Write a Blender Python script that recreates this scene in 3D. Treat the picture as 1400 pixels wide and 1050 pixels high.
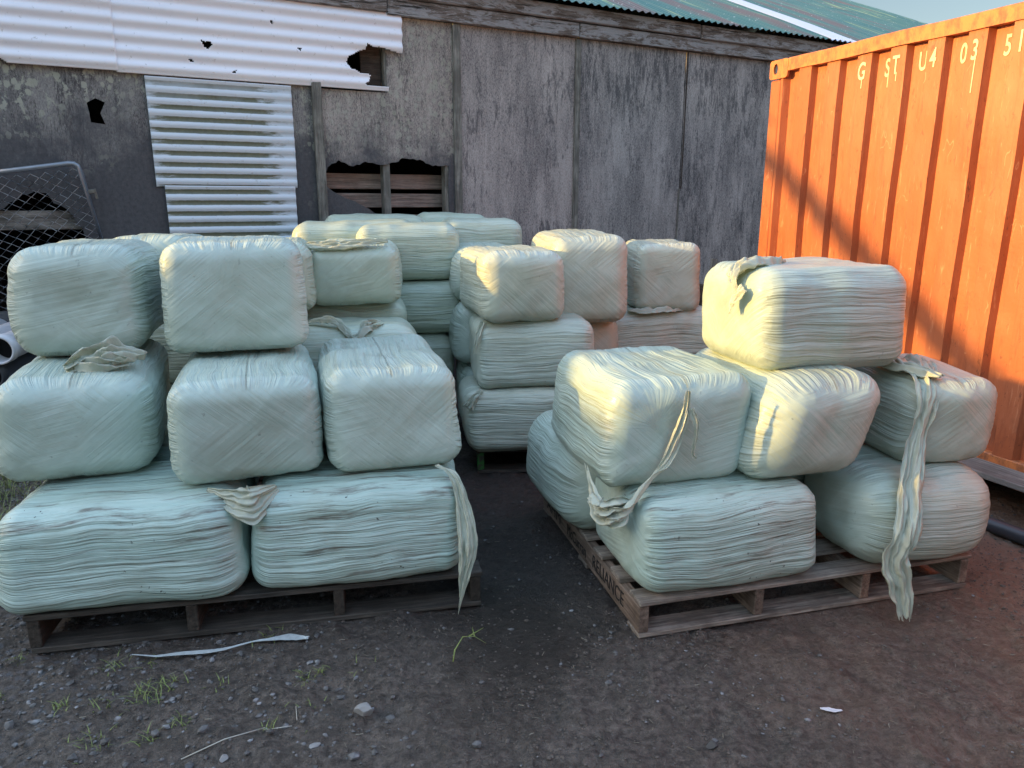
import bpy, bmesh, math, random
import numpy as np
from mathutils import Vector, Matrix, geometry
R = math.radians
# ------------------------------------------------------------------ clear, camera, light
for o in list(bpy.data.objects): bpy.data.objects.remove(o)
S = bpy.context.scene
cam = bpy.data.cameras.new('camera'); cam.sensor_width = 36; cam.lens = 25.71; cam.clip_end = 2000; cam.clip_start = .05
co = bpy.data.objects.new('camera', cam); S.collection.objects.link(co); S.camera = co
co.location = (0, 0, 1.5); co.rotation_euler = (R(76), 0, 0)
SUN_EL, SUN_AZ = 11.5, math.atan2(-.14, -1)          # direction towards the sun: left of the camera and a little behind
sd = Vector((math.cos(SUN_AZ) * math.cos(R(SUN_EL)), math.sin(SUN_AZ) * math.cos(R(SUN_EL)), math.sin(R(SUN_EL))))
W = bpy.data.worlds.new('World'); S.world = W; W.use_nodes = True
nt = W.node_tree; bg = nt.nodes['Background']; sky = nt.nodes.new('ShaderNodeTexSky'); sky.sky_type = 'NISHITA'
sky.sun_disc = False; sky.sun_elevation = R(SUN_EL); sky.sun_rotation = math.atan2(sd.x, sd.y)
sky.air_density = 1.0; sky.dust_density = 1.6; sky.ozone_density = .5
# added scaling of the sky light: dimmed near the horizon, boosted overhead
tc = nt.nodes.new('ShaderNodeTexCoord'); sx = nt.nodes.new('ShaderNodeSeparateXYZ'); mr = nt.nodes.new('ShaderNodeMapRange'); mr.interpolation_type = 'SMOOTHSTEP'
for i_, v_ in ((1, .22), (2, .80), (3, .40), (4, 2.3)): mr.inputs[i_].default_value = v_
sc_ = nt.nodes.new('ShaderNodeVectorMath'); sc_.operation = 'SCALE'
nt.links.new(tc.outputs['Generated'], sx.inputs[0]); nt.links.new(sx.outputs[2], mr.inputs[0]); nt.links.new(sky.outputs[0], sc_.inputs[0]); nt.links.new(mr.outputs[0], sc_.inputs[3])
nt.links.new(sc_.outputs[0], bg.inputs[0]); bg.inputs[1].default_value = .15
sl = bpy.data.lights.new('sun', 'SUN'); sl.energy = 2.7; sl.angle = R(.9); sl.color = (1, .60, .15)
so = bpy.data.objects.new('sun', sl); S.collection.objects.link(so); so.rotation_euler = sd.to_track_quat('Z', 'Y').to_euler()
S.view_settings.view_transform = 'Standard'; S.view_settings.look = 'None'
S.view_settings.exposure = 1.7; S.view_settings.gamma = 1
S.render.engine = 'CYCLES'
C = S.collection
# ------------------------------------------------------------------ noise
def _h(ix, iy, iz, seed):
    n = (ix * 374761393 + iy * 668265263 + iz * 2147483647 + seed * 1274126177) & 0xffffffff
    n = ((n ^ (n >> 13)) * 1274126177) & 0xffffffff
    return ((n ^ (n >> 16)) & 0xffff) / 65535.0
def vn(x, y, z=0, seed=0):
    x, y, z = np.broadcast_arrays(np.asarray(x, float), np.asarray(y, float), np.asarray(z, float))
    ix, iy, iz = [np.floor(a).astype(np.int64) for a in (x, y, z)]
    fx, fy, fz = x - ix, y - iy, z - iz
    fx, fy, fz = [f * f * (3 - 2 * f) for f in (fx, fy, fz)]
    r = 0
    for a in (0, 1):
        for b in (0, 1):
            for c in (0, 1):
                r = r + _h(ix + a, iy + b, iz + c, seed) * np.where(a, fx, 1 - fx) * np.where(b, fy, 1 - fy) * np.where(c, fz, 1 - fz)
    return r * 2 - 1
def fbm(x, y, z=0, seed=0, o=4):
    r = 0; a = .55; f = 1
    for i in range(o): r = r + a * vn(np.asarray(x) * f, np.asarray(y) * f, np.asarray(z) * f, seed + i * 17); a *= .5; f *= 2.03
    return r
def sst(a, b, x): t = np.clip((x - a) / (b - a), 0, 1); return t * t * (3 - 2 * t)
# ------------------------------------------------------------------ object helpers
def mesh_np(name, v, f, mat, parent=None, smooth=True, attrs=None):
    me = bpy.data.meshes.new(name); v = np.asarray(v, np.float32); f = np.asarray(f, np.int32)
    me.vertices.add(len(v)); me.vertices.foreach_set('co', v.ravel())
    k = f.shape[1]; me.loops.add(f.size); me.loops.foreach_set('vertex_index', f.ravel())
    me.polygons.add(len(f)); me.polygons.foreach_set('loop_start', np.arange(0, f.size, k, dtype=np.int32))
    me.polygons.foreach_set('loop_total', np.full(len(f), k, np.int32))
    me.polygons.foreach_set('use_smooth', np.full(len(f), smooth))
    for n, d in (attrs or {}).items():
        a = me.attributes.new(n, 'FLOAT', 'POINT'); a.data.foreach_set('value', np.asarray(d, np.float32))
    me.update(calc_edges=True); me.validate(); me.materials.append(mat)
    o = bpy.data.objects.new(name, me); C.objects.link(o)
    if parent: o.parent = parent
    return o
def obj(name, bm, mat, parent=None, smooth=False):
    me = bpy.data.meshes.new(name); bm.normal_update(); bm.to_mesh(me); bm.free(); me.materials.append(mat)
    if smooth: me.polygons.foreach_set('use_smooth', [True] * len(me.polygons))
    o = bpy.data.objects.new(name, me); C.objects.link(o)
    if parent: o.parent = parent
    return o
def tag(o, label=None, cat=None, group=None, kind=None):
    for k, v in (('label', label), ('category', cat), ('group', group), ('kind', kind)):
        if v: o[k] = v
    return o
def thing(name, label, cat, loc=(0, 0, 0), rz=0, group=None):
    o = bpy.data.objects.new(name, None); o.empty_display_size = .1; C.objects.link(o)
    o.location = loc; o.rotation_euler = (0, 0, rz); return tag(o, label, cat, group)
def addbox(bm, lo, hi, bev=0, jit=0, rnd=random, M=None):
    x0, y0, z0 = lo; x1, y1, z1 = hi
    q = bmesh.ops.create_cube(bm, size=1)['verts']
    for v in q:
        v.co = Vector(((x0 + x1) / 2 + v.co.x * (x1 - x0), (y0 + y1) / 2 + v.co.y * (y1 - y0), (z0 + z1) / 2 + v.co.z * (z1 - z0)))
        if jit: v.co += Vector([rnd.uniform(-jit, jit) for _ in range(3)])
    if bev:
        r = bmesh.ops.bevel(bm, geom=list({e for v in q for e in v.link_edges}), offset=bev, segments=1, affect='EDGES')
        q = list({v for f in r['faces'] for v in f.verts} | {v for v in q if v.is_valid})
    if M is not None:
        vs = [v for v in q if v.is_valid]; bmesh.ops.transform(bm, matrix=M, verts=vs)
    return bm
def box(name, lo, hi, mat, parent=None, bev=.003, jit=0, rnd=random, M=None):
    return obj(name, addbox(bmesh.new(), lo, hi, bev, jit, rnd, M), mat, parent)
def tube(bm, pts, r, n=8, cap=True):
    pts = [Vector(p) for p in pts]; rings = []
    t0 = (pts[1] - pts[0]).normalized(); up = Vector((0, 0, 1)) if abs(t0.z) < .9 else Vector((1, 0, 0))
    for i, p in enumerate(pts):
        t = (pts[min(i + 1, len(pts) - 1)] - pts[max(i - 1, 0)]).normalized()
        a = t.cross(up).normalized(); b = t.cross(a); rr = r[i] if isinstance(r, (list, tuple)) else r
        rings.append([bm.verts.new(p + (a * math.cos(2 * math.pi * k / n) + b * math.sin(2 * math.pi * k / n)) * rr) for k in range(n)])
    for A, B in zip(rings, rings[1:]):
        for k in range(n): bm.faces.new((A[k], A[(k + 1) % n], B[(k + 1) % n], B[k]))
    if cap: bm.faces.new(rings[0][::-1]); bm.faces.new(rings[-1])
    return bm
def poly_plate(name, outer, holes, th, mat, parent, y=0.0):
    """flat sheet in the local x-z plane, front at y, thickness th going +y, with holes"""
    loops = [[Vector((a, b, 0)) for a, b in outer]] + [[Vector((a, b, 0)) for a, b in h] for h in holes]
    allp = [p for l in loops for p in l]; tri = geometry.tessellate_polygon(loops)
    bm = bmesh.new(); F = [bm.verts.new((p.x, y, p.y)) for p in allp]; B = [bm.verts.new((p.x, y + th, p.y)) for p in allp]
    for t in tri:
        try: bm.faces.new([F[i] for i in t]); bm.faces.new([B[i] for i in reversed(t)])
        except ValueError: pass
    k = 0
    for l in loops:
        for i in range(len(l)):
            a, b = k + i, k + (i + 1) % len(l)
            try: bm.faces.new((F[a], F[b], B[b], B[a]))
            except ValueError: pass
        k += len(l)
    bmesh.ops.recalc_face_normals(bm, faces=bm.faces)
    return obj(name, bm, mat, parent)
def jag(pts, n, amp, seed, closed=True):
    """roughen an outline"""
    rnd = random.Random(seed); out = []; m = len(pts)
    for i in range(m if closed else m - 1):
        a, b = Vector(pts[i]), Vector(pts[(i + 1) % m])
        for k in range(n):
            p = a.lerp(b, k / n)
            if k: p += Vector((rnd.uniform(-amp, amp), rnd.uniform(-amp, amp)))
            out.append((p.x, p.y))
    return out
# ------------------------------------------------------------------ materials
class N:
    def __init__(s, name, rough=.6, spec=.5):
        s.m = bpy.data.materials.new(name); s.m.use_nodes = True; s.t = s.m.node_tree; s.b = s.t.nodes['Principled BSDF']
        s.b.inputs['Roughness'].default_value = rough; s.b.inputs['Specular IOR Level'].default_value = spec
        s.co = s.n('ShaderNodeTexCoord').outputs['Object']
    def n(s, ty, **k):
        x = s.t.nodes.new(ty)
        for a, b in k.items(): setattr(x, a, b)
        return x
    def L(s, a, b): s.t.links.new(a, b)
    def put(s, inp, v):
        if hasattr(v, 'is_linked') or hasattr(v, 'links'): s.L(v, inp)
        elif inp.type == 'RGBA': inp.default_value = (*v, 1) if isinstance(v, tuple) else (v, v, v, 1)
        else: inp.default_value = v
    def mp(s, sc=(1, 1, 1), rot=(0, 0, 0), loc=(0, 0, 0), v=None):
        x = s.n('ShaderNodeMapping'); s.L(v or s.co, x.inputs[0]); x.inputs['Scale'].default_value = sc
        x.inputs['Rotation'].default_value = rot; s.put(x.inputs['Location'], loc); return x.outputs[0]
    def noise(s, sc, v=None, det=4, rough=.55, dist=0):
        x = s.n('ShaderNodeTexNoise'); s.L(v or s.co, x.inputs['Vector']); x.inputs['Scale'].default_value = sc
        x.inputs['Detail'].default_value = det; x.inputs['Roughness'].default_value = rough; x.inputs['Distortion'].default_value = dist
        return x.outputs['Fac']
    def vor(s, sc, v=None, feature='F1', out='Distance'):
        x = s.n('ShaderNodeTexVoronoi', feature=feature); s.L(v or s.co, x.inputs['Vector']); x.inputs['Scale'].default_value = sc
        return x.outputs[out]
    def ramp(s, v, *st):
        x = s.n('ShaderNodeValToRGB'); s.L(v, x.inputs[0]); e = x.color_ramp.elements
        while len(e) < len(st): e.new(.5)
        for q, (p, c) in zip(e, st): q.position = p; q.color = (c, c, c, 1) if not isinstance(c, tuple) else (*c, 1)
        return x.outputs[0]
    def mix(s, f, a, b, mode='MIX'):
        x = s.n('ShaderNodeMix', data_type='RGBA', blend_type=mode); s.put(x.inputs[0], f); s.put(x.inputs[6], a); s.put(x.inputs[7], b); return x.outputs[2]
    def math(s, op, a, b=0.0, c=0.0):
        x = s.n('ShaderNodeMath', operation=op); s.put(x.inputs[0], a); s.put(x.inputs[1], b); s.put(x.inputs[2], c); return x.outputs[0]
    def attr(s, n):
        x = s.n('ShaderNodeAttribute', attribute_name=n); return x.outputs['Fac']
    def sep(s, v=None):
        x = s.n('ShaderNodeSeparateXYZ'); s.L(v or s.co, x.inputs[0]); return x.outputs
    def comb(s, a, b, c=0.0):
        x = s.n('ShaderNodeCombineXYZ'); s.put(x.inputs[0], a); s.put(x.inputs[1], b); s.put(x.inputs[2], c); return x.outputs[0]
    def rand(s): return s.n('ShaderNodeObjectInfo').outputs['Random']
    def bump(s, h, dist=.01, st=1.0, prev=None):
        x = s.n('ShaderNodeBump'); s.L(h, x.inputs['Height']); x.inputs['Distance'].default_value = dist; x.inputs['Strength'].default_value = st
        if prev: s.L(prev, x.inputs['Normal'])
        s.L(x.outputs[0], s.b.inputs['Normal']); return x.outputs[0]
    def col(s, c): s.put(s.b.inputs['Base Color'], c); return s
    def rough(s, c): s.put(s.b.inputs['Roughness'], c)
def film_mat(name, dirt, tint=(.385, .48, .42)):
    m = N(name, .36, .5); r = m.rand(); off = m.math('MULTIPLY', r, 37.0); e = m.attr('end'); ang = m.attr('ang')
    X, Y, Z = m.sep(); o3 = m.comb(off, off, off)
    ve = m.n('ShaderNodeVectorMath', operation='ADD'); m.L(m.comb(Y, Z, off), ve.inputs[0]); m.L(m.comb(off, off, 0.0), ve.inputs[1]); ve = ve.outputs[0]
    # streaks along the length on the four long sides, a little wavy
    wav = m.math('MULTIPLY_ADD', m.noise(2.2, m.comb(X, ang, off), 2), .10, ang)
    side = m.noise(1.0, m.mp((2.2, 46, 1), v=m.comb(X, wav, off)), 3, .6)
    sidef = m.noise(1.0, m.mp((5, 120, 1), v=m.comb(X, wav, off)), 2, .6)
    def st(a, sc, w=7): return m.noise(1.0, m.mp((sc / 26, sc, 1), v=m.mp((1, 1, 1), (0, 0, R(a)), v=ve)), 3, .6)
    def ms(k, a, b): return m.ramp(m.noise(1.9, m.mp((1, 1, 1), loc=(k, k, k), v=ve), 1), (a, 0.0), (b, 1.0))
    a1, a2, a3 = st(38, 60), st(-42, 56), st(12, 50)
    rad = m.noise(1.0, m.comb(m.math('MULTIPLY', m.math('ARCTAN2', m.math('ADD', Z, m.math('MULTIPLY_ADD', r, .3, -.24)), m.math('ADD', Y, m.math('MULTIPLY_ADD', m.math('FRACT', m.math('MULTIPLY', r, 7.7)), .3, -.15))), 15.0), m.math('MULTIPLY', m.math('SQRT', m.math('ADD', m.math('MULTIPLY', Y, Y), m.math('MULTIPLY', Z, Z))), 3.0), off), 3, .6)
    k1, k2, k3 = ms(3.1, .46, .54), ms(8.7, .60, .70), ms(13.3, .55, .62)
    en = m.mix(k1, a1, a2); en = m.mix(k2, en, rad); en = m.mix(k3, en, a3); en = m.mix(.62, en, .5)
    h = m.mix(e, m.math('MULTIPLY_ADD', side, 1.6, -.3), en)
    hf = m.mix(e, sidef, en)
    big = m.noise(5, m.mp((1, 1, 1), v=ve), 2)
    b = m.bump(h, .016, .62)
    b = m.bump(hf, .006, .45, b)
    hue = m.mix(r, tuple(tint), (tint[0] * 1.02, tint[1] * .95, tint[2] * .92))
    c = m.mix(m.ramp(h, (.35, .0), (.75, .35)), hue, (.49, .58, .53))
    c = m.mix(m.ramp(big, (.45, 0.0), (.75, .25)), c, (.30, .37, .30))
    bd = m.mix(e, m.ramp(m.noise(1.0, m.mp((.9, 8, 1), loc=(3, 3, 3), v=m.comb(X, wav, off)), 1), (.50, 0.0), (.51, 1.0)), m.ramp(m.noise(1.0, m.mp((1.5, 7, 1), v=m.mp((1, 1, 1), (0, 0, R(40)), v=ve)), 1), (.50, 0.0), (.515, 1.0)))
    c = m.mix(m.math('MULTIPLY', bd, .22), c, (.50, .59, .54)); c = m.mix(m.ramp(m.noise(4.5, m.mp((1, 1, 1), loc=(21, 3, 5)), 4, .7), (.50, 0.0), (.72, .35)), c, (.27, .28, .21))
    if dirt:
        d = m.noise(1.0, m.mp((3.5, 34, 1), loc=(5, 2, 0), v=m.comb(X, wav, off)), 5, .7)
        up = m.noise(3.0, m.mp((1, 1, 1), loc=(9, 9, 9), v=o3), 2)
        pos = m.ramp(m.math('ADD', m.math('MULTIPLY', Z, 1.3), m.noise(3.4, m.comb(X, Z, off), 2)), (.50, 0.0), (.78, 1.0))
        mk = m.math('MULTIPLY', m.math('MULTIPLY', m.math('SUBTRACT', 1.0, e), m.ramp(d, (.52, 0.0), (.66, 1.0))), pos)
        c = m.mix(m.math('MULTIPLY', mk, dirt), c, (.11, .085, .06))
        sp = m.math('MULTIPLY', m.ramp(m.noise(55, None, 3), (.66, 0.0), (.70, 1.0)), m.ramp(m.noise(5, m.mp((1, 2, 2)), 2), (.55, 0.0), (.62, 1.0)))
        c = m.mix(m.math('MULTIPLY', sp, min(1, dirt * 1.2)), c, (.03, .026, .02))
    m.col(c); m.rough(m.ramp(h, (.3, .36), (.8, .55)))
    m.b.inputs['Coat Weight'].default_value = .25; m.b.inputs['Coat Roughness'].default_value = .25
    return m.m
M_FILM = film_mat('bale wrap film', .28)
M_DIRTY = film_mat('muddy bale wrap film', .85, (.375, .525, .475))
M_REAR = film_mat('rear bale wrap film', .2, (.43, .50, .39))  # even tint for the rear bales, lighter and yellower than the main film
M_SHADE = film_mat('shade-darkened bale film', .25, (.335, .425, .37))  # same wrap film darkened, shade of the right stack put into the colour
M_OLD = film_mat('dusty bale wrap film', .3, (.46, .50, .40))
def loose_mat():
    m = N('loose wrap film', .24, .6); n = m.noise(26, None, 4, .6, .6)
    m.col(m.mix(n, (.50, .54, .44), (.68, .70, .60))); m.bump(n, .01, .4)
    tr = m.n('ShaderNodeBsdfTranslucent'); tr.inputs[0].default_value = (.60, .63, .50, 1); mx = m.n('ShaderNodeMixShader'); mx.inputs[0].default_value = .38
    out = [x for x in m.t.nodes if x.type == 'OUTPUT_MATERIAL'][0]; m.L(m.b.outputs[0], mx.inputs[1]); m.L(tr.outputs[0], mx.inputs[2]); m.L(mx.outputs[0], out.inputs[0])
    return m.m
M_LOOSE = loose_mat()
def wood_mat(name, a, b, ax=0, wet=0.0, stain=.5):
    m = N(name, .8, .3); r = m.rand(); off = m.math('MULTIPLY', r, 20.0)
    sc = [60, 60, 60]; sc[ax] = 3.0
    v = m.mp(tuple(sc), loc=m.comb(off, off, off)); g = m.noise(1.0, v, 6, .8)
    bl = m.noise(7, m.mp(loc=m.comb(off, off, off)), 3)
    c = m.mix(m.ramp(g, (.38, 0.0), (.62, 1.0)), tuple(x * .6 for x in a), tuple(x * 1.25 for x in b))
    c = m.mix(m.math('MULTIPLY', m.ramp(bl, (.42, 0.0), (.58, 1.0)), stain), c, tuple(x * .3 for x in a))
    c = m.mix(m.math('MULTIPLY', r, .35), c, tuple(x * .6 for x in b))
    m.col(c); m.bump(g, .006, 1.0); m.rough(.8 - wet * .35); return m.m
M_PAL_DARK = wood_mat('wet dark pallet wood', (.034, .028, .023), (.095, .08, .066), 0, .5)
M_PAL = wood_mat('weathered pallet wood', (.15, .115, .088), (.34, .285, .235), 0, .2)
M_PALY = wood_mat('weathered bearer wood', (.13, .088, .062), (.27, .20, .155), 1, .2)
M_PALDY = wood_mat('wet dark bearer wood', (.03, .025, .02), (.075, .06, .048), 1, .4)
M_GREY = wood_mat('silvered timber', (.16, .14, .125), (.30, .27, .245), 0, 0, .5)
M_GREYZ = wood_mat('silvered upright timber', (.15, .135, .115), (.28, .26, .225), 2, 0, .5)
def flake_mat():
    m = N('flaking painted timber', .85, .2); r = m.rand(); off = m.math('MULTIPLY', r, 9.0); o3 = m.comb(off, off, off)
    g = m.noise(1.0, m.mp((4, 60, 60), loc=o3), 6, .8); b_ = m.noise(1.0, m.mp((3.5, 14, 14), loc=o3), 6, .75, .5)
    c = m.mix(m.ramp(g, (.4, 0.0), (.6, 1.0)), (.10, .075, .06), (.25, .205, .18))
    c = m.mix(m.ramp(b_, (.46, 0.0), (.52, .85)), c, m.mix(m.noise(30, None, 4), (.26, .25, .25), (.46, .43, .42)))
    c = m.mix(m.ramp(m.noise(1.0, m.mp((2, 50, 50), loc=o3), 3, .7), (.60, 0.0), (.65, .9)), c, (.02, .018, .016))
    m.col(c); m.bump(m.math('ADD', b_, g), .012, .9); return m.m
M_FLAKE = flake_mat()
M_PINK = wood_mat('brown inner planks', (.24, .17, .14), (.42, .32, .27), 0, 0, .3)
M_DARKW = wood_mat('dark timber', (.05, .035, .025), (.09, .065, .05), 0)
def paint_green():
    m = N('chipped green paint', .6); m.col(m.mix(m.ramp(m.noise(30), (.45, 0.0), (.55, 1.0)), (.03, .16, .03), (.05, .045, .035))); return m.m
M_GREENP = paint_green()
def wall_mat(name, base, dark, streak, mould, lichen, topgrad=0.0):
    m = N(name, .85, .2); X, Y, Z = m.sep()
    fine = m.noise(1.0, m.mp((80, 80, 20)), 5, .75)
    med = m.noise(1.0, m.mp((18, 18, 3.5), loc=(3, 0, 1)), 6, .75, .5)
    big = m.noise(1.7, m.mp((1, 1, .6)), 3, .55)
    c = m.mix(m.noise(3, None, 4), base, tuple(x * .72 for x in base))
    c = m.mix(m.ramp(m.noise(1.0, m.mp((5, 5, 1.2)), 4, .6), (.35, .0), (.7, .45)), c, tuple(x * .5 for x in base))
    s1 = m.math('ADD', m.math('MULTIPLY', med, .55), m.math('ADD', m.math('MULTIPLY', fine, .40), m.math('MULTIPLY', big, .34)))
    t = .745 - streak * .075
    c = m.mix(m.math('MULTIPLY', m.ramp(s1, (t, 0.0), (t + .07, 1.0)), .8), c, dark)
    blot = m.math('ADD', m.math('MULTIPLY', m.noise(1.0, m.mp((3.2, 3.2, .9), loc=(11, 0, 5)), 5, .65), .62), m.math('MULTIPLY', m.noise(1.0, m.mp((30, 30, 5)), 5, .8), .38))
    c = m.mix(m.math('MULTIPLY', m.ramp(blot, (.44, 0.0), (.60, 1.0)), .30 + .25 * streak), c, tuple(x * 1.1 for x in dark))
    spk = m.noise(1.0, m.mp((130, 130, 45), loc=(1, 2, 3)), 4, .8)
    c = m.mix(m.math('MULTIPLY', m.ramp(spk, (.50, 0.0), (.58, 1.0)), m.ramp(blot, (.40, .15), (.56, .8))), c, tuple(x * .7 for x in dark))
    c = m.mix(m.ramp(m.noise(1.0, m.mp((95, 95, 60), loc=(9, 2, 7)), 3, .7), (.62, 0.0), (.68, .5)), c, tuple(min(.8, x * 1.25) for x in base))
    gr = m.ramp(m.noise(1.0, m.mp((170, 170, 60), loc=(4, 4, 4)), 4, .85), (.36, .45), (.62, 1.0)); c = m.mix(.8, c, gr, 'MULTIPLY')
    if mould:
        low = m.math('MULTIPLY_ADD', m.noise(1.9, None, 4, .6), 1.5, m.math('MULTIPLY', Z, -.95))
        k = m.ramp(low, (-1.25 + 1.0 if False else 0.0, 0.0), (1.0, 1.0))
        lm = m.math('ADD', m.math('SUBTRACT', 2.02 + mould * .1, Z), m.math('MULTIPLY', m.math('SUBTRACT', m.noise(2.6, None, 5, .65), .5), 1.4))
        c = m.mix(m.math('MULTIPLY', m.ramp(lm, (.0, 0.0), (.32, 1.0)), .93), c, m.mix(m.noise(40, None, 5, .7), (.025, .025, .03), (.13, .125, .13)))
    if lichen:
        spn = m.math('ADD', m.math('MULTIPLY', m.noise(20, m.mp((1, 1, .75)), 4, .75, .3), .75), m.ramp(m.vor(17, m.mp((1, 1, .8))), (.18, .19), (.34, 0.0)))
        lz = m.ramp(m.math('ADD', m.noise(1.5, m.mp(loc=(7, 0, 3)), 2), m.math('MULTIPLY', m.math('SUBTRACT', Z, 1.9), .35)), (.42, 0.0), (.62, 1.0))
        c = m.mix(m.math('MULTIPLY', m.math('MULTIPLY', m.ramp(spn, (.40, 0.0), (.46, 1.0)), lz), .8 * lichen), c, m.mix(m.noise(4, None, 2), (.46, .45, .41), (.30, .30, .20)))
    m.col(c); m.bump(m.math('ADD', fine, m.noise(60, None, 3)), .003, .5); return m.m
M_WALL = wall_mat('weathered fibre cement', (.66, .575, .53), (.115, .105, .11), .95, 0, 0)
M_WALLB = wall_mat('streaked fibre cement', (.64, .565, .525), (.10, .094, .098), 1.15, 0, 0)
M_WALL2 = wall_mat('mouldy fibre cement', (.64, .55, .49), (.08, .075, .075), 1.0, .5, .7)
M_WALL3 = wall_mat('black moulded fibre cement', (.40, .37, .35), (.07, .062, .066), 1.0, 1.2, 1.0)
def white_iron(name, moss):
    m = N(name, .45, .5); X, Y, Z = m.sep()
    c = m.mix(m.noise(3, m.mp((1, 1, 8)), 3), (.68, .72, .78) if moss else (.93, .90, .94), (.58, .62, .68) if moss else (.80, .79, .85))
    c = m.mix(m.ramp(m.noise(26, None, 4, .7), (.62, 0.0), (.72, .5)), c, (.30, .24, .20))
    if moss:
        d = m.attr('valley')
        wob = m.math('MULTIPLY', m.math('SUBTRACT', m.noise(7, m.mp((1, 1, 4)), 4, .7), .5), .9)
        zone = m.ramp(m.math('ADD', wob, m.math('MULTIPLY_ADD', m.math('ABSOLUTE', m.math('ADD', X, 2.36)), -1.5, .80)), (.12, .25), (.30, 1.0))
        zt = m.ramp(m.math('ADD', m.math('MULTIPLY', Z, -1.0), m.math('MULTIPLY_ADD', m.noise(2.2, None, 3), .5, 2.25)), (.05, .25), (.35, 1.0))
        edge = m.ramp(m.math('ADD', d, m.math('MULTIPLY', m.math('SUBTRACT', m.noise(50, m.mp((.3, 1, 1)), 4, .7), .5), .35)), (.52, 0.0), (.68, 1.0))
        c = m.mix(m.math('MULTIPLY', m.math('MULTIPLY', m.math('MULTIPLY', edge, zone), zt), .95), c, m.mix(m.noise(40, None, 4, .7), (.035, .04, .018), (.17, .165, .09)))
    m.col(c); m.bump(m.noise(60, None, 3), .001, .3); return m.m
M_WHITE = white_iron('white painted corrugated iron', 0)
M_MOSSY = white_iron('mossy white corrugated iron', 1)
def roof_mat():
    m = N('green painted roof iron', .5); X, Y, Z = m.sep()
    st = m.noise(1.0, m.mp((14, .5, .5)), 4, .6)
    c = m.mix(m.ramp(st, (.42, 0.0), (.60, 1.0)), (.035, .125, .11), (.07, .15, .125))
    c = m.mix(m.ramp(m.noise(1.0, m.mp((20, .6, .6), loc=(4, 0, 0)), 3, .6), (.60, 0.0), (.68, .85)), c, (.30, .36, .16))
    c = m.mix(m.ramp(m.noise(1.0, m.mp((2, .4, .4), loc=(14, 0, 0)), 3), (.52, 0.0), (.6, .7)), c, (.16, .07, .06))
    c = m.mix(m.ramp(m.noise(30, None, 3), (.66, 0.0), (.7, .8)), c, (.5, .5, .5))
    m.col(c); return m.m
M_ROOF = roof_mat()
M_CLEAR = N('pale translucent roof sheet', .4).col((.55, .57, .66)).m
def orange_mat():
    m = N('orange container paint', .5, .45); X, Y, Z = m.sep()
    c = m.mix(m.noise(2.2, m.mp((3, 3, .7)), 4, .6), (.40, .112, .040), (.32, .070, .026))
    c = m.mix(m.ramp(m.noise(1.3, None, 3), (.4, 0.0), (.7, .5)), c, (.44, .165, .085))
    c = m.mix(m.ramp(m.noise(1.0, m.mp((60, 60, 6)), 4, .7), (.60, 0.0), (.75, .55)), c, (.70, .36, .20))
    c = m.mix(m.math('MULTIPLY', m.ramp(m.noise(1.0, m.mp((34, 34, 11), (0, R(25), 0), loc=(2, 2, 2)), 4, .72, .8), (.615, 0.0), (.65, 1.0)), .8), c, (.17, .055, .03))
    c = m.mix(m.math('MULTIPLY', m.ramp(m.noise(1.0, m.mp((26, 26, 2.2), loc=(6, 1, 2)), 5, .75, .3), (.52, 0.0), (.66, 1.0)), .55), c, (.24, .06, .026))
    for k_, col_ in ((1.0, (.60, .32, .18)), (6.0, (.20, .06, .03))):
        ln = m.math('ABSOLUTE', m.math('SUBTRACT', m.noise(3.4, m.mp((1.6, 1.6, .55), loc=(k_, k_, k_)), 3, .7), .5))
        c = m.mix(m.math('MULTIPLY', m.ramp(ln, (.0015, .8), (.005, 0.0)), m.ramp(m.noise(6, m.mp(loc=(k_, 3, 8)), 2), (.60, 0.0), (.64, .7))), c, col_)
    rustz = m.math('MULTIPLY', m.ramp(m.math('SUBTRACT', .55, Z), (0.0, 0.0), (.6, 1.0)), m.ramp(m.noise(12, m.mp((1, 1, .3)), 5, .7), (.47, 0.0), (.60, 1.0)))
    c = m.mix(m.math('MULTIPLY', rustz, .8), c, (.11, .04, .028))
    m.col(c); m.bump(m.noise(45, None, 3), .002, .4, m.bump(m.noise(5, m.mp((1, 1, .5)), 2), .02, .35)); return m.m
M_ORANGE = orange_mat()
def rail_mat():
    m = N('rusty orange rail', .6, .4); n = m.noise(25, m.mp((1, 1, .5)), 5, .7)
    m.col(m.mix(m.ramp(n, (.42, 0.0), (.65, 1.0)), (.60, .19, .06), (.25, .09, .045))); m.bump(n, .003, .5); return m.m
M_RAIL = rail_mat()
def plain(name, c, rough=.6, var=.3, sc=20, metal=0):
    m = N(name, rough); m.col(m.mix(m.noise(sc, None, 4, .6), c, tuple(x * (1 - var) for x in c))); m.b.inputs['Metallic'].default_value = metal
    m.bump(m.noise(sc * 2, None, 3), .002, .4); return m.m
M_LET = plain('faded cream lettering', (.80, .62, .40), .6, .35, 40)
M_INK = plain('black stencil ink', (.012, .011, .011), .8, .3, 60)
M_GALV = plain('galvanised steel', (.30, .32, .36), .45, .3, 30, .6)
M_WIRE = plain('galvanised wire', (.42, .43, .46), .45, .3, 30, .5)
M_BLACK = plain('painted hole darkness', (.008, .008, .009), .9, .3)  # near-black put where holes and pipe bores are only in shade
M_PIPE = plain('white plastic pipe', (.62, .60, .62), .4, .15)
M_PIPEB = plain('black plastic pipe', (.045, .05, .06), .4, .3)
M_STONE = plain('pale rock', (.30, .29, .28), .8, .45, 25)
M_CHIP = plain('bare split wood', (.55, .42, .36), .8, .2)
M_FILMW = plain('thin white netting', (.55, .60, .60), .5, .5, 60)
M_SOIL = plain('dark soil crumbs', (.125, .102, .085), .9, .6, 14)
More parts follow.
